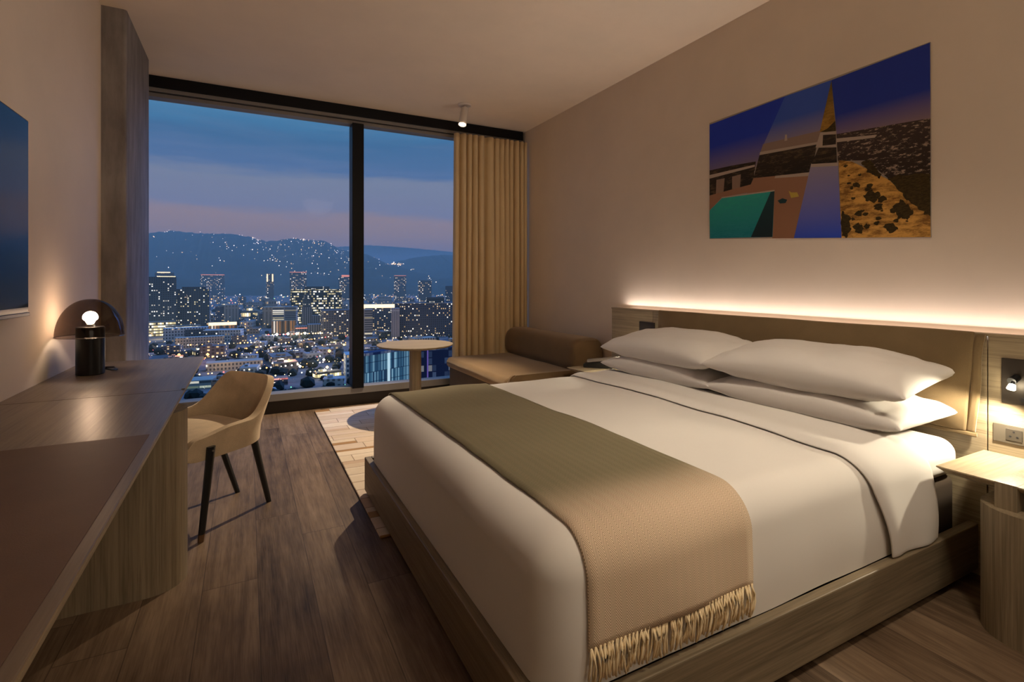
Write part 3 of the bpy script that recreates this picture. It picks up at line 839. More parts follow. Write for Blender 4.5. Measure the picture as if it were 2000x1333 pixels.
# ------------------------------------------------------------------ picture on the right wall
pc = thing('wall_picture', 'large unframed photo collage of pool, house and hillside above the bed', 'picture', (XR, 1.8, 1.38))
bm = B(); q = [(2.427, 1.469), (2.427, 2.246), (1.181, 2.271), (1.177, 1.382)]
stack(bm, [[(2.7525, y, z) for y, z in q], [(XR, y, z) for y, z in q]])
obj('panel', bm, mat('print backing', (.30, .25, .2), .8)[0], pc)
def pgrad(name, z0, z1, c0, c1, nse=0.0, nsc=30, cn=(0, 0, 0), th_=(.36, .60)):
    m, T, b = mat(name, rough=.7, spec=.15)
    xyz = T.sep(T.new('ShaderNodeNewGeometry').outputs['Position'])
    a = T.new('ShaderNodeMapRange'); T.l.new(xyz[2], a.inputs[0]); a.inputs[1].default_value = z0; a.inputs[2].default_value = z1
    c = T.ramp(a.outputs[0], [(0, c0), (1, c1)])
    if nse:
        nn = T.noise(T.scale(T.new('ShaderNodeNewGeometry').outputs['Position'], (1, .7, 2.3)), nsc, 6, .72)
        c = T.mix(T.ramp(nn, [(th_[0], (0, 0, 0)), (th_[1], (nse, nse, nse))]), c, (*cn, 1))
    T.l.new(c, b.inputs['Base Color'])
    return m
PM = {
 'skyA': pgrad('print deep blue sky', 1.90, 2.08, (.20, .15, .20), (.020, .045, .40)),
 'skyB': pgrad('print pale sky', 1.97, 2.12, (.28, .22, .24), (.045, .095, .42)),
 'skyC': pgrad('print blue sky', 1.91, 2.06, (.27, .18, .18), (.022, .042, .29)),
 'dark': pgrad('print dark glass', 1.75, 1.95, (.02, .016, .012), (.035, .025, .018), .8, 26, (.12, .075, .04), (.5, .64)),
 'roof': pgrad('print roof', 1.8, 2, (.26, .17, .12), (.26, .18, .14)),
 'white': pgrad('print pale edge', 1.4, 2, (.42, .33, .26), (.42, .33, .26)),
 'deck': pgrad('print deck', 1.42, 1.8, (.27, .13, .07), (.31, .16, .095)),
 'pool': pgrad('print pool', 1.46, 1.73, (.008, .15, .20), (.035, .38, .28), .5, 22, (.03, .24, .26)),
 'poolsh': pgrad('print pool shade', 1.45, 1.72, (.012, .022, .026), (.02, .05, .055)),
 'wedge': pgrad('print water wedge', 1.42, 1.80, (.03, .075, .52), (.28, .24, .34)),
 'city': pgrad('print city', 1.48, 1.95, (.012, .009, .006), (.055, .036, .029), .9, 42, (.40, .29, .21), (.555, .60)),
 'hill': pgrad('print hill', 1.38, 1.82, (.66, .35, .085), (.62, .33, .075), .85, 15, (.14, .06, .014), (.44, .60)),
 'shrub': pgrad('print shrubs', 1.38, 1.82, (.06, .038, .012), (.07, .044, .014), .7, 60, (.02, .014, .006), (.45, .55)),
 'spike': pgrad('print spike', 1.97, 2.25, (.52, .27, .05), (.10, .07, .014), .6, 26, (.08, .045, .008)),
 'yellow': pgrad('print chair', 1.6, 1.7, (.5, .36, .07), (.5, .36, .07)),
}
SHP = [
 ('skyA', [(2.425, 2.235), (1.885, 2.251), (2.022, 2.006), (2.081, 1.87), (2.425, 1.87)]),
 ('skyB', [(1.885, 2.251), (1.621, 2.252), (1.676, 1.983), (2.032, 1.988)]),
 ('skyC', [(1.621, 2.252), (1.181, 2.268), (1.179, 1.90), (1.593, 1.93), (1.6, 2.03)]),
 ('dark', [(2.425, 1.928), (2.25, 1.925), (2.075, 1.915), (2.081, 1.86), (2.425, 1.88)]),
 ('roof', [(2.025, 2.009), (1.676, 1.999), (1.698, 1.929), (2.05, 1.948)]),
 ('white', [(2.046, 1.966), (1.698, 1.942), (1.699, 1.929), (2.05, 1.948)]),
 ('dark', [(2.05, 1.948), (1.699, 1.929), (1.728, 1.78), (2.091, 1.816)]),
 ('white', [(2.425, 1.897), (2.081, 1.897), (2.081, 1.884), (2.425, 1.873)]),
 ('dark', [(2.425, 1.873), (2.083, 1.884), (2.091, 1.762), (2.425, 1.744)]),
 ('roof', [(2.369, 1.855), (2.303, 1.854), (2.313, 1.758), (2.373, 1.762)]),
 ('roof', [(2.246, 1.854), (2.181, 1.857), (2.187, 1.773), (2.246, 1.773)]),
 ('deck', [(2.091, 1.816), (1.732, 1.783), (1.83, 1.427), (1.965, 1.437), (1.95, 1.716), (2.136, 1.731)]),
 ('deck', [(2.425, 1.76), (2.091, 1.782), (2.091, 1.734), (2.325, 1.734), (2.425, 1.659)]),
 ('white', [(1.945, 1.803), (1.737, 1.785), (1.746, 1.766), (1.95, 1.79)]),
 ('pool', [(2.425, 1.659), (2.319, 1.73), (1.95, 1.716), (1.963, 1.446), (2.421, 1.472)]),
 ('white', [(2.330, 1.735), (1.95, 1.722), (1.95, 1.714), (2.319, 1.727)]),
 ('poolsh', [(1.975, 1.713), (1.95, 1.714), (1.965, 1.446), (2.108, 1.456)]),
 ('wedge', [(1.731, 1.828), (1.587, 1.805), (1.569, 1.411), (1.83, 1.429)]),
 ('white', [(1.731, 1.831), (1.588, 1.807), (1.587, 1.79), (1.733, 1.812)]),
 ('city', [(1.595, 1.958), (1.179, 1.924), (1.179, 1.472), (1.355, 1.686), (1.455, 1.791), (1.587, 1.815)]),
 ('hill', [(1.584, 1.819), (1.515, 1.796), (1.44, 1.741), (1.348, 1.674), (1.275, 1.583), (1.179, 1.478), (1.178, 1.384), (1.569, 1.410)]),
 ('white', [(1.594, 1.935), (1.40, 1.905), (1.41, 1.893), (1.594, 1.915)]),
 ('spike', [(1.621, 2.250), (1.597, 1.969), (1.683, 1.992)]),
 ('shrub', [(1.601, 2.03), (1.597, 1.969), (1.68, 1.991), (1.642, 2.0)]),
 ('white', [(1.68, 1.988), (1.595, 1.975), (1.595, 1.888), (1.706, 1.914)]),
 ('dark', [(1.665, 1.972), (1.597, 1.958), (1.597, 1.905), (1.668, 1.915)]),
 ('dark', [(1.689, 1.908), (1.595, 1.889), (1.592, 1.808), (1.728, 1.828)]),
 ('yellow', [(1.861, 1.702), (1.845, 1.690), (1.81, 1.685), (1.8, 1.660), (1.847, 1.659)]),
 ('poolsh', [(1.93, 1.655), (1.90, 1.665), (1.87, 1.652), (1.88, 1.635), (1.915, 1.637)]),
 ('shrub', [(1.469, 1.62), (1.433, 1.634), (1.39, 1.612), (1.397, 1.582), (1.44, 1.576)]),
 ('shrub', [(1.331, 1.546), (1.295, 1.564), (1.243, 1.52), (1.269, 1.471), (1.308, 1.483)]),
 ('shrub', [(1.511, 1.461), (1.484, 1.478), (1.458, 1.452), (1.484, 1.423)]),
 ('shrub', [(1.369, 1.451), (1.331, 1.463), (1.308, 1.434), (1.342, 1.414)]),
 ('shrub', [(1.567, 1.545), (1.534, 1.524), (1.522, 1.474), (1.538, 1.412), (1.567, 1.414)]),
 ('shrub', [(1.477, 1.788), (1.433, 1.787), (1.383, 1.707), (1.39, 1.685), (1.433, 1.724)]),
 ('shrub', [(1.355, 1.686), (1.18, 1.675), (1.18, 1.483), (1.212, 1.501), (1.282, 1.584)]),
]
random.seed(17)
HP = [p[1] for p in SHP if p[0] == 'hill'][0]
def inside(y, z):
    c = False
    for (y0, z0), (y1, z1) in zip(HP, HP[1:] + HP[:1]):
        if (z0 > z) != (z1 > z) and y < (y1 - y0) * (z - z0) / (z1 - z0) + y0: c = not c
    return c
k_ = 0
while k_ < 34:
    y, z, r_ = random.uniform(1.2, 1.56), random.uniform(1.42, 1.80), random.uniform(.006, .020)
    if all(inside(y + a * r_ * 2, z + b_ * r_ * 2) for a in (-1, 1) for b_ in (-1, 1)):
        SHP.append(('shrub', [(y + r_ * random.uniform(.6, 1.4) * math.cos(a), z + r_ * .8 * random.uniform(.5, 1.3) * math.sin(a)) for a in [2 * pi * q / 9 for q in range(9)]])); k_ += 1
SHP += [('white', [(1.885, 1.992), (1.868, 1.992), (1.870, 2.026), (1.882, 2.028)])]
bm = B(); keys = list(PM)
for i, (k, pts) in enumerate(SHP):
    x = 2.7522 - .00006 * i
    if k == 'shrub' and len(pts) in (4, 5) and min(p[1] for p in pts) < 1.7:      # ragged outlines for foliage
        out = []
        for a in range(len(pts)):
            p, q = pts[a], pts[(a + 1) % len(pts)]
            for w in range(7):
                t_ = w / 7; yy, zz = p[0] + (q[0] - p[0]) * t_, p[1] + (q[1] - p[1]) * t_
                out.append((max(1.1795, yy + nz((yy * 9, zz * 9, i), 6, .016)), max(1.408, zz + nz((zz * 9, yy * 9, i + 5), 6, .016))))
        pts = out
    f = bm.faces.new([bm.verts.new((x, y, z)) for y, z in pts]); f.material_index = keys.index(k)
o = obj('print', bm, [PM[k] for k in keys], pc)

# ------------------------------------------------------------------ outside: the city far below, hills, haze
GZ = -80.0
def facade(name, base, lit, cw_, chh, ratio, strength, wx=.62, wz=.5, band=0.0, seed=0.0, roof=None, glassy=None):
    m, T, b = mat(name, rough=.7, spec=.3)
    xyz = T.sep(T.obj()); nrm = T.sep(T.new('ShaderNodeNewGeometry').outputs['Normal'])
    u = T.math('DIVIDE', T.math('ADD', xyz[0], T.math('MULTIPLY', xyz[1], 1.0)), cw_); w = T.math('DIVIDE', xyz[2], chh)
    fu, fw_ = T.math('FLOOR', u), T.math('FLOOR', w)
    r1 = T.white(T.comb(fu, fw_, seed)); r2 = T.white(T.comb(fw_, 3.1, seed)); r3 = T.white(T.comb(fw_, fu, seed + 7))
    if band: r1 = T.math('ADD', T.math('MULTIPLY', r1, 1 - band), T.math('MULTIPLY', r2, band))
    iu = T.math('LESS_THAN', T.math('ABSOLUTE', T.math('SUBTRACT', T.math('FRACT', u), .5)), wx / 2)
    iw = T.math('LESS_THAN', T.math('ABSOLUTE', T.math('SUBTRACT', T.math('FRACT', w), .5)), wz / 2)
    wall = T.math('LESS_THAN', nrm[2], .5)
    win_ = T.math('MULTIPLY', T.math('MULTIPLY', iu, iw), wall)
    on = T.math('MULTIPLY', T.math('LESS_THAN', r1, ratio), win_)
    dark = glassy or tuple(c * .35 for c in base[:3])
    c = T.mix(win_, (*base[:3], 1), (*dark, 1))
    if roof: c = T.mix(wall, (*roof, 1), c)
    T.l.new(c, b.inputs['Base Color'])
    T.l.new(T.ramp(r3, [(0, tuple(x * .9 for x in lit)), (.5, lit), (1, (1, .93, .80))]), b.inputs['Emission Color'])
    T.l.new(T.math('MULTIPLY', on, T.math('MULTIPLY', T.math('ADD', .25, T.math('POWER', r3, 2.0)), strength)), b.inputs['Emission Strength'])
    m.cycles.emission_sampling = 'NONE'
    return m
AMB, YEL, WHT, ORG, RED = (1, .66, .30), (1, .80, .38), (1, .90, .72), (1, .42, .12), (1, .16, .14)
DK = (.10, .13, .155)
FM = {
 'dark': facade('dark tower facade', DK, WHT, 3.0, 3.3, .17, 1.9, .5, .5, 0, 1),
 'dark2': facade('dark slab facade', DK, YEL, 3.2, 3.3, .20, 1.9, .5, .5, .1, 2),
 'office': facade('lit office facade', (.05, .06, .07), YEL, 3.2, 4.6, .62, 1.7, .85, .55, .35, 3),
 'white': facade('white grid facade', (.62, .63, .64), AMB, 3.4, 4.0, .05, .8, .5, .55, 0, 4, glassy=(.06, .09, .13)),
 'tan': facade('tan facade', (.60, .47, .35), AMB, 6, 30, .0, 0, .5, .9, 0, 5, glassy=(.36, .28, .21)),
 'tan_grid': facade('tan grid facade', (.56, .47, .40), AMB, 3.0, 3.6, .10, 1.2, .5, .55, 0, 6, glassy=(.10, .10, .11)),
 'orange': facade('floodlit orange facade', (.40, .25, .15), ORG, 4.0, 26, .75, .75, .55, .9, 0, 7),
 'podium': facade('lit podium', (.25, .22, .18), YEL, 2.5, 4.2, .85, 2.3, .9, .6, .4, 8),
 'resid': facade('apartment facade', (.18, .17, .19), AMB, 3.6, 3.2, .26, 2.2, .55, .5, .1, 9),
 'wide': facade('wide dark facade', (.10, .11, .15), AMB, 3.0, 3.3, .21, 2.0, .45, .5, .12, 10),
 'stripe': facade('striped facade', (.46, .41, .39), YEL, 30, 3.2, .25, 1.0, .95, .5, .2, 11, glassy=(.05, .06, .08)),
 'slim': facade('pale ribbed facade', (.58, .52, .54), AMB, 2.4, 40, .0, 0, .5, .95, 0, 12, glassy=(.16, .15, .18)),
 'deco': facade('ribbed stone facade', (.32, .30, .30), AMB, 3.4, 90, .0, 0, .4, .98, 0, 13, glassy=(.05, .07, .09)),
 'far': facade('far facade', (.20, .18, .18), AMB, 5, 5, .25, 2.0, .55, .5, .1, 14),
 'low1': facade('low pale facade', (.62, .60, .57), AMB, 4, 3.6, .22, 1.8, .5, .5, 0, 15, roof=(.40, .42, .45)),
 'low2': facade('low dark facade', (.30, .29, .29), YEL, 4.4, 3.6, .34, 2.2, .7, .5, 0, 16, roof=(.20, .23, .27)),
 'low3': facade('low brown facade', (.46, .33, .25), AMB, 4, 3.6, .26, 2.0, .55, .5, 0, 17, roof=(.34, .26, .24)),
 'red_roof': facade('red roofed house', (.40, .36, .33), AMB, 5, 4, .15, 1.2, .5, .5, 0, 18, roof=(.48, .20, .14)),
 'shop': facade('neon shop front', (.3, .2, .2), (1, .25, .22), 4, 3.5, .8, 1.9, .95, .5, .2, 19),
 'garage': facade('pale garage', (.36, .42, .40), (.75, 1, .72), 9, 3.6, .5, .5, .95, .45, .4, 20, glassy=(.12, .14, .14)),
 'roof_red': emit('red roof sign', (1, .34, .24), .9, False),
 'roof_warm': emit('lit roof line', (1, .75, .42), 2.2, False),
}
def yawto(x, y): return -math.atan2(x, y)
def tower(name, label, x, y, w, zt, fac, dep=None, yaw=0.0, extra=(), group=None, parts=(), cat='building'):
    """body stands on the city ground; the front faces the hotel, turned by yaw"""
    dep = dep or w * .6; h = zt - GZ
    a = yawto(x, y) + yaw
    bm = box(B(), -w / 2, w / 2, 0, dep, 0, h)
    me = bpy.data.meshes.new(name); bmesh.ops.recalc_face_normals(bm, faces=bm.faces); bm.to_mesh(me); bm.free(); me.materials.append(FM[fac])
    if extra:
        r = bpy.data.objects.new(name, None); COL.objects.link(r); r.location = (x, y, GZ); r.rotation_euler = (0, 0, a); tag(r, label, cat, group)
        o = bpy.data.objects.new('block', me); COL.objects.link(o); o.parent = r
        for nm, (x0, x1, y0, y1, z0, z1), mk in extra:
            bm = box(B(), x0, x1, y0, y1, z0, z1); me = bpy.data.meshes.new(nm); bmesh.ops.recalc_face_normals(bm, faces=bm.faces); bm.to_mesh(me); bm.free(); me.materials.append(FM[mk])
            e = bpy.data.objects.new(nm, me); COL.objects.link(e); e.parent = r
        return r
    o = bpy.data.objects.new(name, me); COL.objects.link(o); o.location = (x, y, GZ); o.rotation_euler = (0, 0, a); tag(o, label, cat, group)
    return o
R_ = math.radians
tower('tower_block', 'dark apartment tower with scattered lit windows beside the concrete column', -127.6, 967.6, 54.6, 9.2, 'dark', 26, 0, [('roof_lights', (2, 26, 1, 3, 89.2, 90.2), 'roof_warm')])
tower('office_tower', 'far grey tower with brightly lit roof behind the dark apartment tower', -215.9, 1802.1, 46.7, 28, 'far', 30, 0, [('roof_crown', (-18, 14, -1, 26, 108, 110.5), 'roof_warm')])
tower('tower_block', 'dark slab tower second from the concrete column, with yellow windows', -81.6, 988.8, 50.6, -10.6, 'dark2', 24, R_(-6), [('roof_plant', (-14, 20, 4, 20, 69.4, 73), 'dark')])
tower('parking_podium', 'brightly lit yellow podium at the foot of the dark apartment tower', -115.8, 916.4, 40, -58.5, 'podium', 26, 0)
tower('parking_podium', 'lower lit podium between the two dark towers and the white building', -81.8, 876.2, 43.1, -62.5, 'podium', 18, R_(4))
tower('apartment_block', 'long white gridded building with blue glass bays in front of the lit podiums', -73.2, 815.4, 52, -61.2, 'white', 18, 0, [('glass_bay', (-2, 22, -2, 0, 0, 16.5), 'dark')])
tower('apartment_block', 'white gridded building with grid of small windows below the orange roof', -30.7, 793.4, 45.7, -63.9, 'white', 20, R_(-14), [('glass_bay', (-21, -4, -1.5, 0, 0, 15), 'dark')])
tower('office_block', 'plain tan block with a blank wall in the middle distance', -27.6, 1141.0, 26, -44.0, 'tan', 20, R_(18), [('side_wing', (-24, -13, 2, 16, 0, 33), 'resid')])
tower('hall', 'low building with an orange lit roof above the white gridded building', -33.8, 907.6, 39.7, -62, 'orange', 20, 0, [('roof_band', (-19, 19, -.5, 0, 14, 18.6), 'roof_warm')])
tower('apartment_block', 'low pale apartment row in front of the white gridded buildings', -51.6, 736.6, 52, -67.1, 'tan_grid', 16, 0)
tower('office_tower', 'large office tower with rows of bright yellow windows', 120.7, 1064.0, 93.4, -13.5, 'office', 40, 0, [('roof_plant', (-22, 24, 4, 26, 66.5, 72), 'dark'), ('sign_band', (-44, -30, -.4, 0, 61.5, 62.6), 'roof_warm')])
tower('office_block', 'pale office block with a blank end wall left of the bright office tower', 58.5, 992, 38, -43.1, 'stripe', 30, R_(-8), [('end_wall', (-36, -19, 2, 30, 0, 36.5), 'tan')])
tower('stone_tower', 'slim dark stone tower standing before the bright office tower', 86.9, 890.0, 14.2, -40, 'deco', 13, R_(8), [('upper_shaft', (-5.5, 5.5, 1.5, 11, 40, 54), 'dark'), ('crown', (-4, 4, 3, 9, 54, 61), 'dark'), ('skirt_wing', (7, 20, 1, 12, 0, 26), 'deco')])
tower('theatre', 'orange floodlit building below the slim dark tower', 51.3, 874.7, 35.3, -59.9, 'orange', 22, 0)
tower('theatre', 'low annex with orange eaves right of the orange floodlit building', 75.0, 851.2, 21, -67.8, 'deco', 18, 0, [('eave_lights', (-9, 9, -.5, 0, 8.6, 10.2), 'roof_red')])
tower('office_block', 'grey ribbed block under the slim dark tower', 100.1, 826.9, 39.2, -63.8, 'deco', 22, 0)
tower('tower_block', 'apartment building with many amber windows left of the window mullion', 124.3, 791.8, 51.1, -40.8, 'resid', 26, R_(10))
tower('tower_block', 'wide dark apartment building with scattered amber windows left of the curtain', 236.7, 733.4, 92, -30.1, 'wide', 30, 0, [('roof_plant', (0, 27, 5, 18, 49.9, 58), 'dark'), ('parapet', (-46, 46, -.5, .3, 49.2, 50), 'low1')])
tower('office_block', 'dark building with a bright lit rooftop right of the window mullion', 195.0, 856.4, 57.2, -42, 'resid', 26, 0, [('roof_crown', (-27, 27, -1, 20, 38, 43), 'roof_warm')])
tower('slim_tower', 'slim pale ribbed building between two dark apartment buildings', 189.0, 728, 12, -36.7, 'slim', 12, 0)
tower('apartment_block', 'pale building with horizontal lit floors just right of the mullion', 146.3, 735.3, 23.1, -37.9, 'stripe', 20, 0)
tower('far_block', 'distant block with a red lit roof edge under the left hill', -138.3, 2663.2, 94.7, 35, 'far', 40, 0, [('roof_edge', (-46, 46, -1, 0, 112, 115), 'roof_red')])
tower('far_block', 'distant tower with a pink lit crown above the bright office tower', 177.3, 2161.3, 62.2, 38, 'far', 40, 0, [('roof_edge', (-31, 31, -1, 0, 118, 120.5), 'roof_red')])
tower('far_block', 'distant block with a glowing red sign close to the mullion', 328.5, 1970.2, 57.2, 22, 'far', 40, 0, [('sign', (-18, 18, -1, 0, 100, 107), 'roof_red')])
tower('far_block', 'distant tower with two tall strips of white light', 71.4, 1991.0, 24, 30.1, 'far', 20, 0, [('light_strip', (-11, -7, -1, 0, 82, 109), 'roof_warm'), ('light_strip', (6, 10, -1, 0, 82, 109), 'roof_warm')])
tower('far_block', 'distant block with a reddish roof right of the mullion', 558.6, 2076.1, 48.5, 26, 'far', 40, 0, [('roof_edge', (-24, 24, -1, 0, 106, 108), 'roof_red')])
tower('far_block', 'distant warmly lit block near the curtain edge', 525.7, 1642.5, 44.4, 6.3, 'far', 20, 0)
tower('hotel_block', 'near cream building with a row of small windows behind the desk chair', -10.1, 534.8, 46, -72.9 + .4, 'tan_grid', 16, 0)
tower('house', 'near white house with two palms in front, left of the mullion', 74, 596, 22, -73.5, 'low1', 12, 0, [('roof_slab', (-11.4, 11.4, -.4, 12.4, 6.5, 7.3), 'low1'), ('upper_room', (-10, -4, 1, 9, 7.3, 9), 'low1')])
tower('apartment_block', 'near pale blue apartment block against the mullion', 84, 446.1, 20.7, -60.5, 'white', 20, R_(6))
tower('shop', 'near shop with red and pink neon front right of the desk chair', 22.3, 439.1, 12.4, -74.5, 'shop', 10, 0)
tower('parking_garage', 'pale green lit parking garage left of the desk chair', -32.2, 450.5, 24, -73.2, 'garage', 18, R_(-10))
tower('house', 'red roofed house beyond the two palms', 93, 640, 20, -74.5, 'red_roof', 12, R_(20))
tower('far_block', 'distant tower partly behind the curtain', 501.5, 1317.0, 42.2, -10, 'wide', 30, 0)

# glass hall and glass tower just below the right pane
gm, T, b = mat('blue lit glass wall', (.03, .06, .10), .15, spec=.5)
xyz = T.sep(T.obj())
fu = T.math('FRACT', T.math('DIVIDE', xyz[0], 2.2)); fz = T.math('FRACT', T.math('DIVIDE', xyz[2], 4.2))
rnd = T.white(T.comb(T.math('FLOOR', T.math('DIVIDE', xyz[0], .75)), T.math('FLOOR', T.math('DIVIDE', xyz[2], 8.4)), 4.0))
line = T.math('MAXIMUM', T.math('LESS_THAN', fu, .07), T.math('LESS_THAN', fz, .07))
T.l.new(T.ramp(rnd, [(0, (.035, .10, .20)), (.5, (.07, .24, .40)), (1, (.34, .62, .80))]), b.inputs['Emission Color'])
T.l.new(T.math('MULTIPLY', T.math('SUBTRACT', 1.0, T.math('MULTIPLY', line, .8)), T.math('ADD', .18, T.math('MULTIPLY', T.math('POWER', rnd, 2.0), .45))), b.inputs['Emission Strength'])
gm.cycles.emission_sampling = 'NONE'; FM['glass_hall'] = gm
FM['glass_dark'] = facade('dark blue curtain wall', (.035, .05, .12), (.35, .55, 1), 2.0, 3.4, .5, .16, .9, .85, .2, 31, glassy=(.03, .05, .12))
FM['violet'] = emit('violet light', (.32, .22, .9), .35, False)
FM['cool'] = emit('cool white light', (.6, .85, 1), .8, False)
tower('glass_hall', 'blue lit glass hall just below the right window pane', 58.4, 229.2, 30.5, -30.5, 'glass_hall', 5, R_(41.4), [('roof_fascia', (-15.6, 15.6, -.5, 5, 49.5, 50.6), 'glass_dark'), ('light_column', (-3.2, -2.0, -.4, 0, 20, 49.5), 'cool'), ('violet_sign', (-1.5, 3.5, -.4, -.1, 24, 31), 'violet'), ('lit_entrance', (-10, -4, -.4, -.1, 26, 32), 'cool')])
tower('glass_tower', 'dark blue glass tower partly behind the round side table', 84, 238, 22, -31, 'glass_dark', 20, R_(12), [('corner_light', (-6.6, -6.0, -.4, 0, 0, 49), 'violet'), ('lit_lobby', (4, 8, -.5, -.1, 26, 33), 'cool')])

# palms before the white house
pm = mat('palm green', (.03, .045, .03), .9)[0]; tk = mat('palm trunk', (.06, .05, .045), .9)[0]
for k, (x, y, zt, lb) in enumerate([(66.5, 585, -70.0, 'left palm tree in front of the near white house'), (79.5, 583, -69.6, 'right palm tree in front of the near white house')]):
    t = thing('palm_tree', lb, 'tree', (x, y, GZ))
    obj('trunk', tube(B(), (x, y, GZ), (x + .2, y, zt), .28, .2, 8), tk, t)
    bm = B(); random.seed(k)
    for q in range(22):
        a = 2 * pi * q / 22 + random.uniform(-.1, .1); e0 = random.uniform(-.2, 1.1); prev = None
        for s in range(5):
            r_ = .5 * s; pz = zt + math.sin(e0) * r_ - .16 * r_ * r_; px, py = x + .2 + math.cos(a) * r_, y + math.sin(a) * r_
            wd = .34 * (1 - s / 5) + .06
            cur = (bm.verts.new((px - math.sin(a) * wd, py + math.cos(a) * wd, pz)), bm.verts.new((px + math.sin(a) * wd, py - math.cos(a) * wd, pz)))
            if prev: bm.faces.new((prev[0], cur[0], cur[1], prev[1]))
            prev = cur
    obj('fronds', bm, pm, t)

# low buildings filling the streets: six kinds, copied
random.seed(11)
LOWK = []
for k, (w, dpt, h, fm_) in enumerate([(16, 12, 6, 'low1'), (24, 14, 7, 'low2'), (12, 12, 9, 'low3'), (30, 16, 5.5, 'low2'), (14, 18, 8, 'low1'), (26, 12, 5, 'podium'), (18, 14, 7, 'low3'), (20, 12, 12, 'resid'), (26, 16, 10, 'tan_grid')]):
    bm = box(B(), -w / 2, w / 2, -dpt / 2, dpt / 2, 0, h)
    box(bm, -w * .3, -w * .05, -dpt * .2, dpt * .2, h, h + 1.6)
    me = bpy.data.meshes.new('low building'); bmesh.ops.recalc_face_normals(bm, faces=bm.faces); bm.to_mesh(me); bm.free(); me.materials.append(FM[fm_]); LOWK.append(me)
TAK = [(o.location.x, o.location.y, (o.children[0] if o.children else o).dimensions.x * .5 + 12) for o in COL.objects if o.get('category') in ('building', 'tree') and o.parent is None]
placed = []
tries = 0
while len(placed) < 230 and tries < 9000:
    tries += 1
    dd = 380 * (2300 / 380) ** (random.random() ** .85)
    az_ = R_(random.uniform(-16, 27)); x, y = dd * math.sin(az_), dd * math.cos(az_)
    if any((x - a) ** 2 + (y - b_) ** 2 < c ** 2 for a, b_, c in TAK): continue
    if any((x - a) ** 2 + (y - b_) ** 2 < (22 + dd * .012) ** 2 for a, b_ in placed): continue
    placed.append((x, y))
    o = bpy.data.objects.new('low_building', random.choice(LOWK[:7] if dd < 620 else LOWK)); COL.objects.link(o)
    s = random.uniform(.8, 1.25) * (1.0 if dd < 1000 else 1.4)
    o.location = (x, y, GZ); o.rotation_euler = (0, 0, R_(random.choice((8, 8, -12, 98)) + random.uniform(-4, 4))); o.scale = (s, s, s * random.uniform(.8, 1.3) * (1.0 if dd < 1300 else 1.6))
    zone = 'near' if dd < 620 else ('middle' if dd < 1150 else 'far')
    lb = {'near': 'small low building among street lights and trees at the foot of the window', 'middle': 'small low building between the dark towers in the city', 'far': 'small distant building in the hazy city below the hills'}[zone]
    tag(o, lb, 'building', {'near': 'low buildings nearest the hotel', 'middle': 'low buildings around the towers', 'far': 'distant buildings below the hills'}[zone])

# dark tree cover between the buildings
random.seed(5)
bm = B()
ico = bmesh.new(); bmesh.ops.create_icosphere(ico, subdivisions=1, radius=1); iv = [v.co.copy() for v in ico.verts]; fi = [[v.index for v in f.verts] for f in ico.faces]; ico.free()
def blob(bm, c, rx, rz, mi=0):
    vs = [bm.verts.new((c[0] + p.x * rx * random.uniform(.8, 1.2), c[1] + p.y * rx * random.uniform(.8, 1.2), c[2] + p.z * rz * random.uniform(.8, 1.2))) for p in iv]
    for f in fi:
        g = bm.faces.new([vs[i] for i in f]); g.material_index = mi
for k in range(1000):
    dd = 330 * (2200 / 370) ** random.random(); az_ = R_(random.uniform(-14, 28)); x, y = dd * math.sin(az_), dd * math.cos(az_)
    if any((x - a) ** 2 + (y - b_) ** 2 < (c * .8) ** 2 for a, b_, c in TAK): continue
    r_ = random.uniform(2.5, 5) * (1 + dd / 2500)
    blob(bm, (x, y, GZ + r_ * .6), r_, r_ * .8)
me = bpy.data.meshes.new('city trees'); bm.to_mesh(me); bm.free(); me.materials.append(mat('dark foliage', (.022, .032, .030), .9)[0])
o = bpy.data.objects.new('tree_foliage', me); COL.objects.link(o); tag(o, 'dark tree canopy between the low buildings and streets', 'trees', kind='stuff')

# street and garden lights scattered over the city and up the hillside
LM = [emit('warm street light', AMB, 4.0, False), emit('white street light', WHT, 5.0, False), emit('orange street light', ORG, 5.0, False), emit('red light', RED, 3.0, False), emit('green light', (.2, 1, .5), 2.0, False), emit('soft light', AMB, 1.3, False)]
bm = B(); random.seed(21)
OCT = [(1, 0, 0), (0, 1, 0), (-1, 0, 0), (0, -1, 0), (0, 0, 1), (0, 0, -1)]
OCF = [(0, 1, 4), (1, 2, 4), (2, 3, 4), (3, 0, 4), (1, 0, 5), (2, 1, 5), (3, 2, 5), (0, 3, 5)]
def lamp(bm, x, y, z, r, mi):
    vs = [bm.verts.new((x + p[0] * r, y + p[1] * r, z + p[2] * r)) for p in OCT]
    for f in OCF:
        g = bm.faces.new([vs[i] for i in f]); g.material_index = mi
for k in range(2300):
    dd = 360 * (2900 / 360) ** (random.random() ** .62); az_ = R_(random.uniform(-14, 28)); x, y = dd * math.sin(az_), dd * math.cos(az_)
    if random.random() < .62:            # most lamps stand along the street grid
        a_ = R_(8); ux, uy = x * math.cos(a_) + y * math.sin(a_), -x * math.sin(a_) + y * math.cos(a_)
        if random.random() < .7: uy = round(uy / 70) * 70 + random.uniform(-4, 4)
        else: ux = round(ux / 110) * 110 + random.uniform(-4, 4)
        x, y = ux * math.cos(a_) - uy * math.sin(a_), ux * math.sin(a_) + uy * math.cos(a_)
        if y < 350: continue
    r_ = (.20 + .95 * random.random() ** 4) * max(dd, 420) / 800
    lamp(bm, x, y, GZ + random.uniform(5, 9) + (dd > 900) * random.uniform(0, 10), r_, random.choices(range(6), (34, 18, 14, 3, 1, 30))[0])
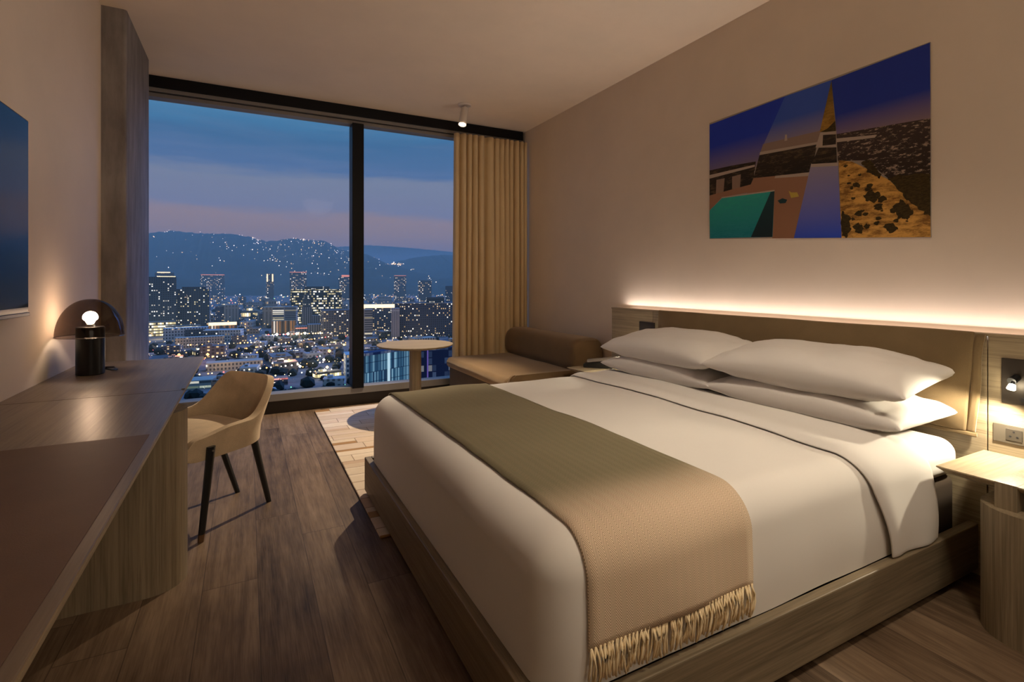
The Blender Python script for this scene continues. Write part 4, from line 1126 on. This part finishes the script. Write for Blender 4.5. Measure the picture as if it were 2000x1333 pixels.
# rows of lamps along a few streets
for (x0, y0, x1, y1, nn_, rr_) in [(-60, 560, 110, 640, 30, .8), (-40, 470, 100, 500, 26, .7), (20, 780, 110, 770, 26, 1.3), (-90, 700, 20, 690, 20, .9), (-20, 430, 70, 450, 14, .7), (120, 640, 260, 700, 18, .8), (-80, 1250, 330, 1200, 40, 1.2), (10, 640, 100, 720, 20, .9)]:
    for k in range(nn_):
        t_ = (k + random.uniform(-.3, .3)) / nn_
        lamp(bm, x0 + (x1 - x0) * t_, y0 + (y1 - y0) * t_, GZ + 8, rr_ * random.uniform(.5, 1.15), random.choices(range(4), (40, 40, 25, 4))[0])
for x, y, r_, mi in [(29, 505, 1.5, 1), (33.5, 505, 2.2, 2), (76, 560, 1.8, 2), (63, 500, 1.3, 1), (40, 470, 1.3, 1), (-60, 600, 1.5, 2), (-35, 590, 1.6, 2), (20, 500, .9, 1), (60, 455, 1.4, 0), (36, 770, 2.2, 1), (50, 772, 2.2, 1), (61, 768, 2.0, 1), (72, 770, 2.0, 1)]:
    lamp(bm, x, y, GZ + 9, r_, mi)
# the brightest lamps really light the streets about them
random.seed(3)
for x, y, e_, c_ in [(29, 505, 9, WHT), (34, 507, 9, ORG), (76, 560, 7, ORG), (63, 500, 8, WHT), (-60, 600, 9, ORG), (-35, 590, 8, ORG), (40, 770, 14, WHT), (62, 768, 14, WHT), (20, 640, 7, AMB), (60, 650, 9, AMB), (100, 690, 9, AMB), (60, 455, 7, WHT), (-20, 520, 6, AMB), (150, 640, 9, AMB), (210, 690, 9, AMB), (0, 700, 9, AMB), (-90, 720, 9, AMB), (-110, 870, 12, YEL), (230, 560, 8, AMB), (120, 600, 8, AMB)]:
    ld_ = bpy.data.lights.new('street_lamp', 'POINT'); ld_.energy = e_ * 900; ld_.color = c_; ld_.shadow_soft_size = 1.0
    l_ = bpy.data.objects.new('street_lamp', ld_); COL.objects.link(l_); l_.location = (x, y, GZ + 14)
me = bpy.data.meshes.new('city lights'); bm.to_mesh(me); bm.free()
for q in LM: me.materials.append(q)
o = bpy.data.objects.new('street_lights', me); COL.objects.link(o); tag(o, 'countless warm and white street lights across the city', 'lights', kind='stuff')

# city ground
m, T, b = mat('city ground', rough=.9)
n = T.noise(T.obj(), .012, 4, .7); n2 = T.noise(T.obj(), .05, 3, .7)
T.l.new(T.ramp(T.math('ADD', T.math('MULTIPLY', n, .5), T.math('MULTIPLY', n2, .5)), [(.38, (.10, .11, .13)), (.62, (.30, .27, .27))]), b.inputs['Base Color'])
obj('ground', box(B(), -2500, 6000, 60, 9500, GZ - 2, GZ), m, kind='structure')

# hills
def hill(name, prof, dy, base, mt, seed, label):
    px = [p[0] for p in prof]
    def crest(x):
        for a, b_ in zip(prof, prof[1:]):
            if a[0] <= x <= b_[0]:
                t_ = (x - a[0]) / (b_[0] - a[0]); return a[1] + (b_[1] - a[1]) * t_, a[2] + (b_[2] - a[2]) * t_
        return prof[-1][1:]
    def f(u, w):
        x = px[0] + (px[-1] - px[0]) * u; yc, zc = crest(x)
        zc += nz((x, 0, 0), .02, 8, seed) + nz((x, 0, 0), .006, 9, seed) + 7 * max(0, nz((x, 3, 0), .045, 1, seed)) + 5 * max(0, nz((x, 7, 0), .11, 1, seed))
        if w <= .72:
            k = w / .72; y = yc - dy * (1 - k); z = GZ - 1 + (zc - GZ + 1) * (k ** base)
            z += (nz((x, y, 0), .0022, 90, seed) + nz((x, y, 0), .007, 26, seed)) * math.sin(pi * k)
        else:
            k = (w - .72) / .28; y = yc + 700 * k; z = GZ - 1 + (zc - GZ + 1) * (1 - k) ** 1.5
        return Vector((x, y, z))
    bm = B(); grid(bm, 700, 50, f)
    o = obj(name, bm, mt, smooth=180, kind='structure')
    return f
m, T, b = mat('wooded hillside', rough=.95, spec=.1)
n = T.noise(T.obj(), .012, 6, .7)
T.l.new(T.ramp(n, [(.35, (.022, .030, .026)), (.65, (.06, .068, .058))]), b.inputs['Base Color'])
HM = m
P1 = [(-3600, 6300, 120), (-2900, 6100, 300), (-2200, 5900, 360), (-1600, 5650, 350), (-1084, 5408, 385), (-736, 5227, 416), (-625, 5169, 429), (-529, 5119, 433), (-318, 5010, 411), (-165, 4930, 407), (-126, 4910, 416), (-11, 4851, 390), (142, 4771, 342), (238, 4721, 360), (295, 4692, 372), (372, 4652, 368), (448, 4612, 360), (544, 4562, 351), (602, 4533, 334), (697, 4483, 277), (755, 4453, 265), (908, 4373, 230), (1004, 4324, 178), (1081, 4284, 126), (1176, 4234, 83), (1330, 4155, 27), (1500, 4100, -60)]
P2 = [(1006, 5337, 33), (1191, 5241, 111), (1284, 5193, 173), (1353, 5156, 210), (1469, 5096, 241), (1608, 5024, 267), (1747, 4952, 273), (1932, 4856, 283), (2210, 4711, 320), (2581, 4519, 294), (3100, 4300, 200)]
P3 = [(618, 9820, 462), (1259, 9487, 598), (1740, 9237, 661), (2061, 9070, 643), (2542, 8821, 607), (3024, 8571, 552), (3344, 8404, 516), (4146, 7988, 462)]
UU = lambda u: ((-1084 + 2584 * u) + 3600) / 5100
hf = hill('hill_near', P1, 1500, 1.25, HM, 0, '')
hill('hill_right', P2, 1500, 1.2, HM, 40, '')
hill('hill_far', P3, 1800, 1.1, HM, 80, '')
bm = B(); random.seed(8)
for k in range(230):
    w = .72 * random.uniform(.30, 1.0) ** .7; u = random.uniform(.12, .9); p = hf(UU(u), w)
    if random.random() < .5: u2 = .5 + .2 * random.random(); p = hf(UU(u2), w)
    lamp(bm, p.x, p.y - 6, p.z + 5, random.uniform(1.2, 3.6), random.choices((0, 1, 5), (3, 4, 4))[0])
for u, w, n_, sx in [(.19, .69, 5, 14), (.155, .66, 4, 16), (.44, .70, 9, 16), (.445, .66, 7, 20), (.58, .70, 9, 30), (.62, .67, 8, 30), (.46, .58, 9, 45), (.38, .55, 8, 45), (.50, .47, 12, 60), (.33, .66, 4, 25), (.85, .5, 4, 20)]:
    for k in range(n_):
        p = hf(UU(u + random.gauss(0, .004)), min(.715, w + random.gauss(0, .012))); lamp(bm, p.x + random.gauss(0, sx), p.y - 8, p.z + 6, random.uniform(1.6, 4.2), random.choices((0, 1), (1, 1))[0])
# lit estate in the notch between the two hills
for k in range(26): lamp(bm, 1085 + random.gauss(0, 28), 4180 + random.uniform(-20, 20), 150 + random.gauss(0, 4), random.uniform(2.5, 5), random.choices((0, 1), (2, 1))[0])
me = bpy.data.meshes.new('hill lights'); bm.to_mesh(me); bm.free()
for q in LM: me.materials.append(q)
o = bpy.data.objects.new('hillside_lights', me); COL.objects.link(o); tag(o, 'tiny house lights scattered over the dark hillside', 'lights', kind='stuff')

# evening haze over the city
hm = bpy.data.materials.new('evening haze'); hm.use_nodes = True; T = NT(hm.node_tree); T.n.remove(T.n['Principled BSDF'])
vs_ = T.new('ShaderNodeVolumeScatter'); vs_.inputs['Color'].default_value = (.84, 1, .82, 1); vs_.inputs['Density'].default_value = .00023
T.l.new(vs_.outputs[0], T.n['Material Output'].inputs['Volume'])
o = obj('haze', box(B(), -3500, 7000, 420, 10500, GZ - 20, 420), hm, kind='stuff', label='thin blue evening haze over the city and hills', cat='haze')
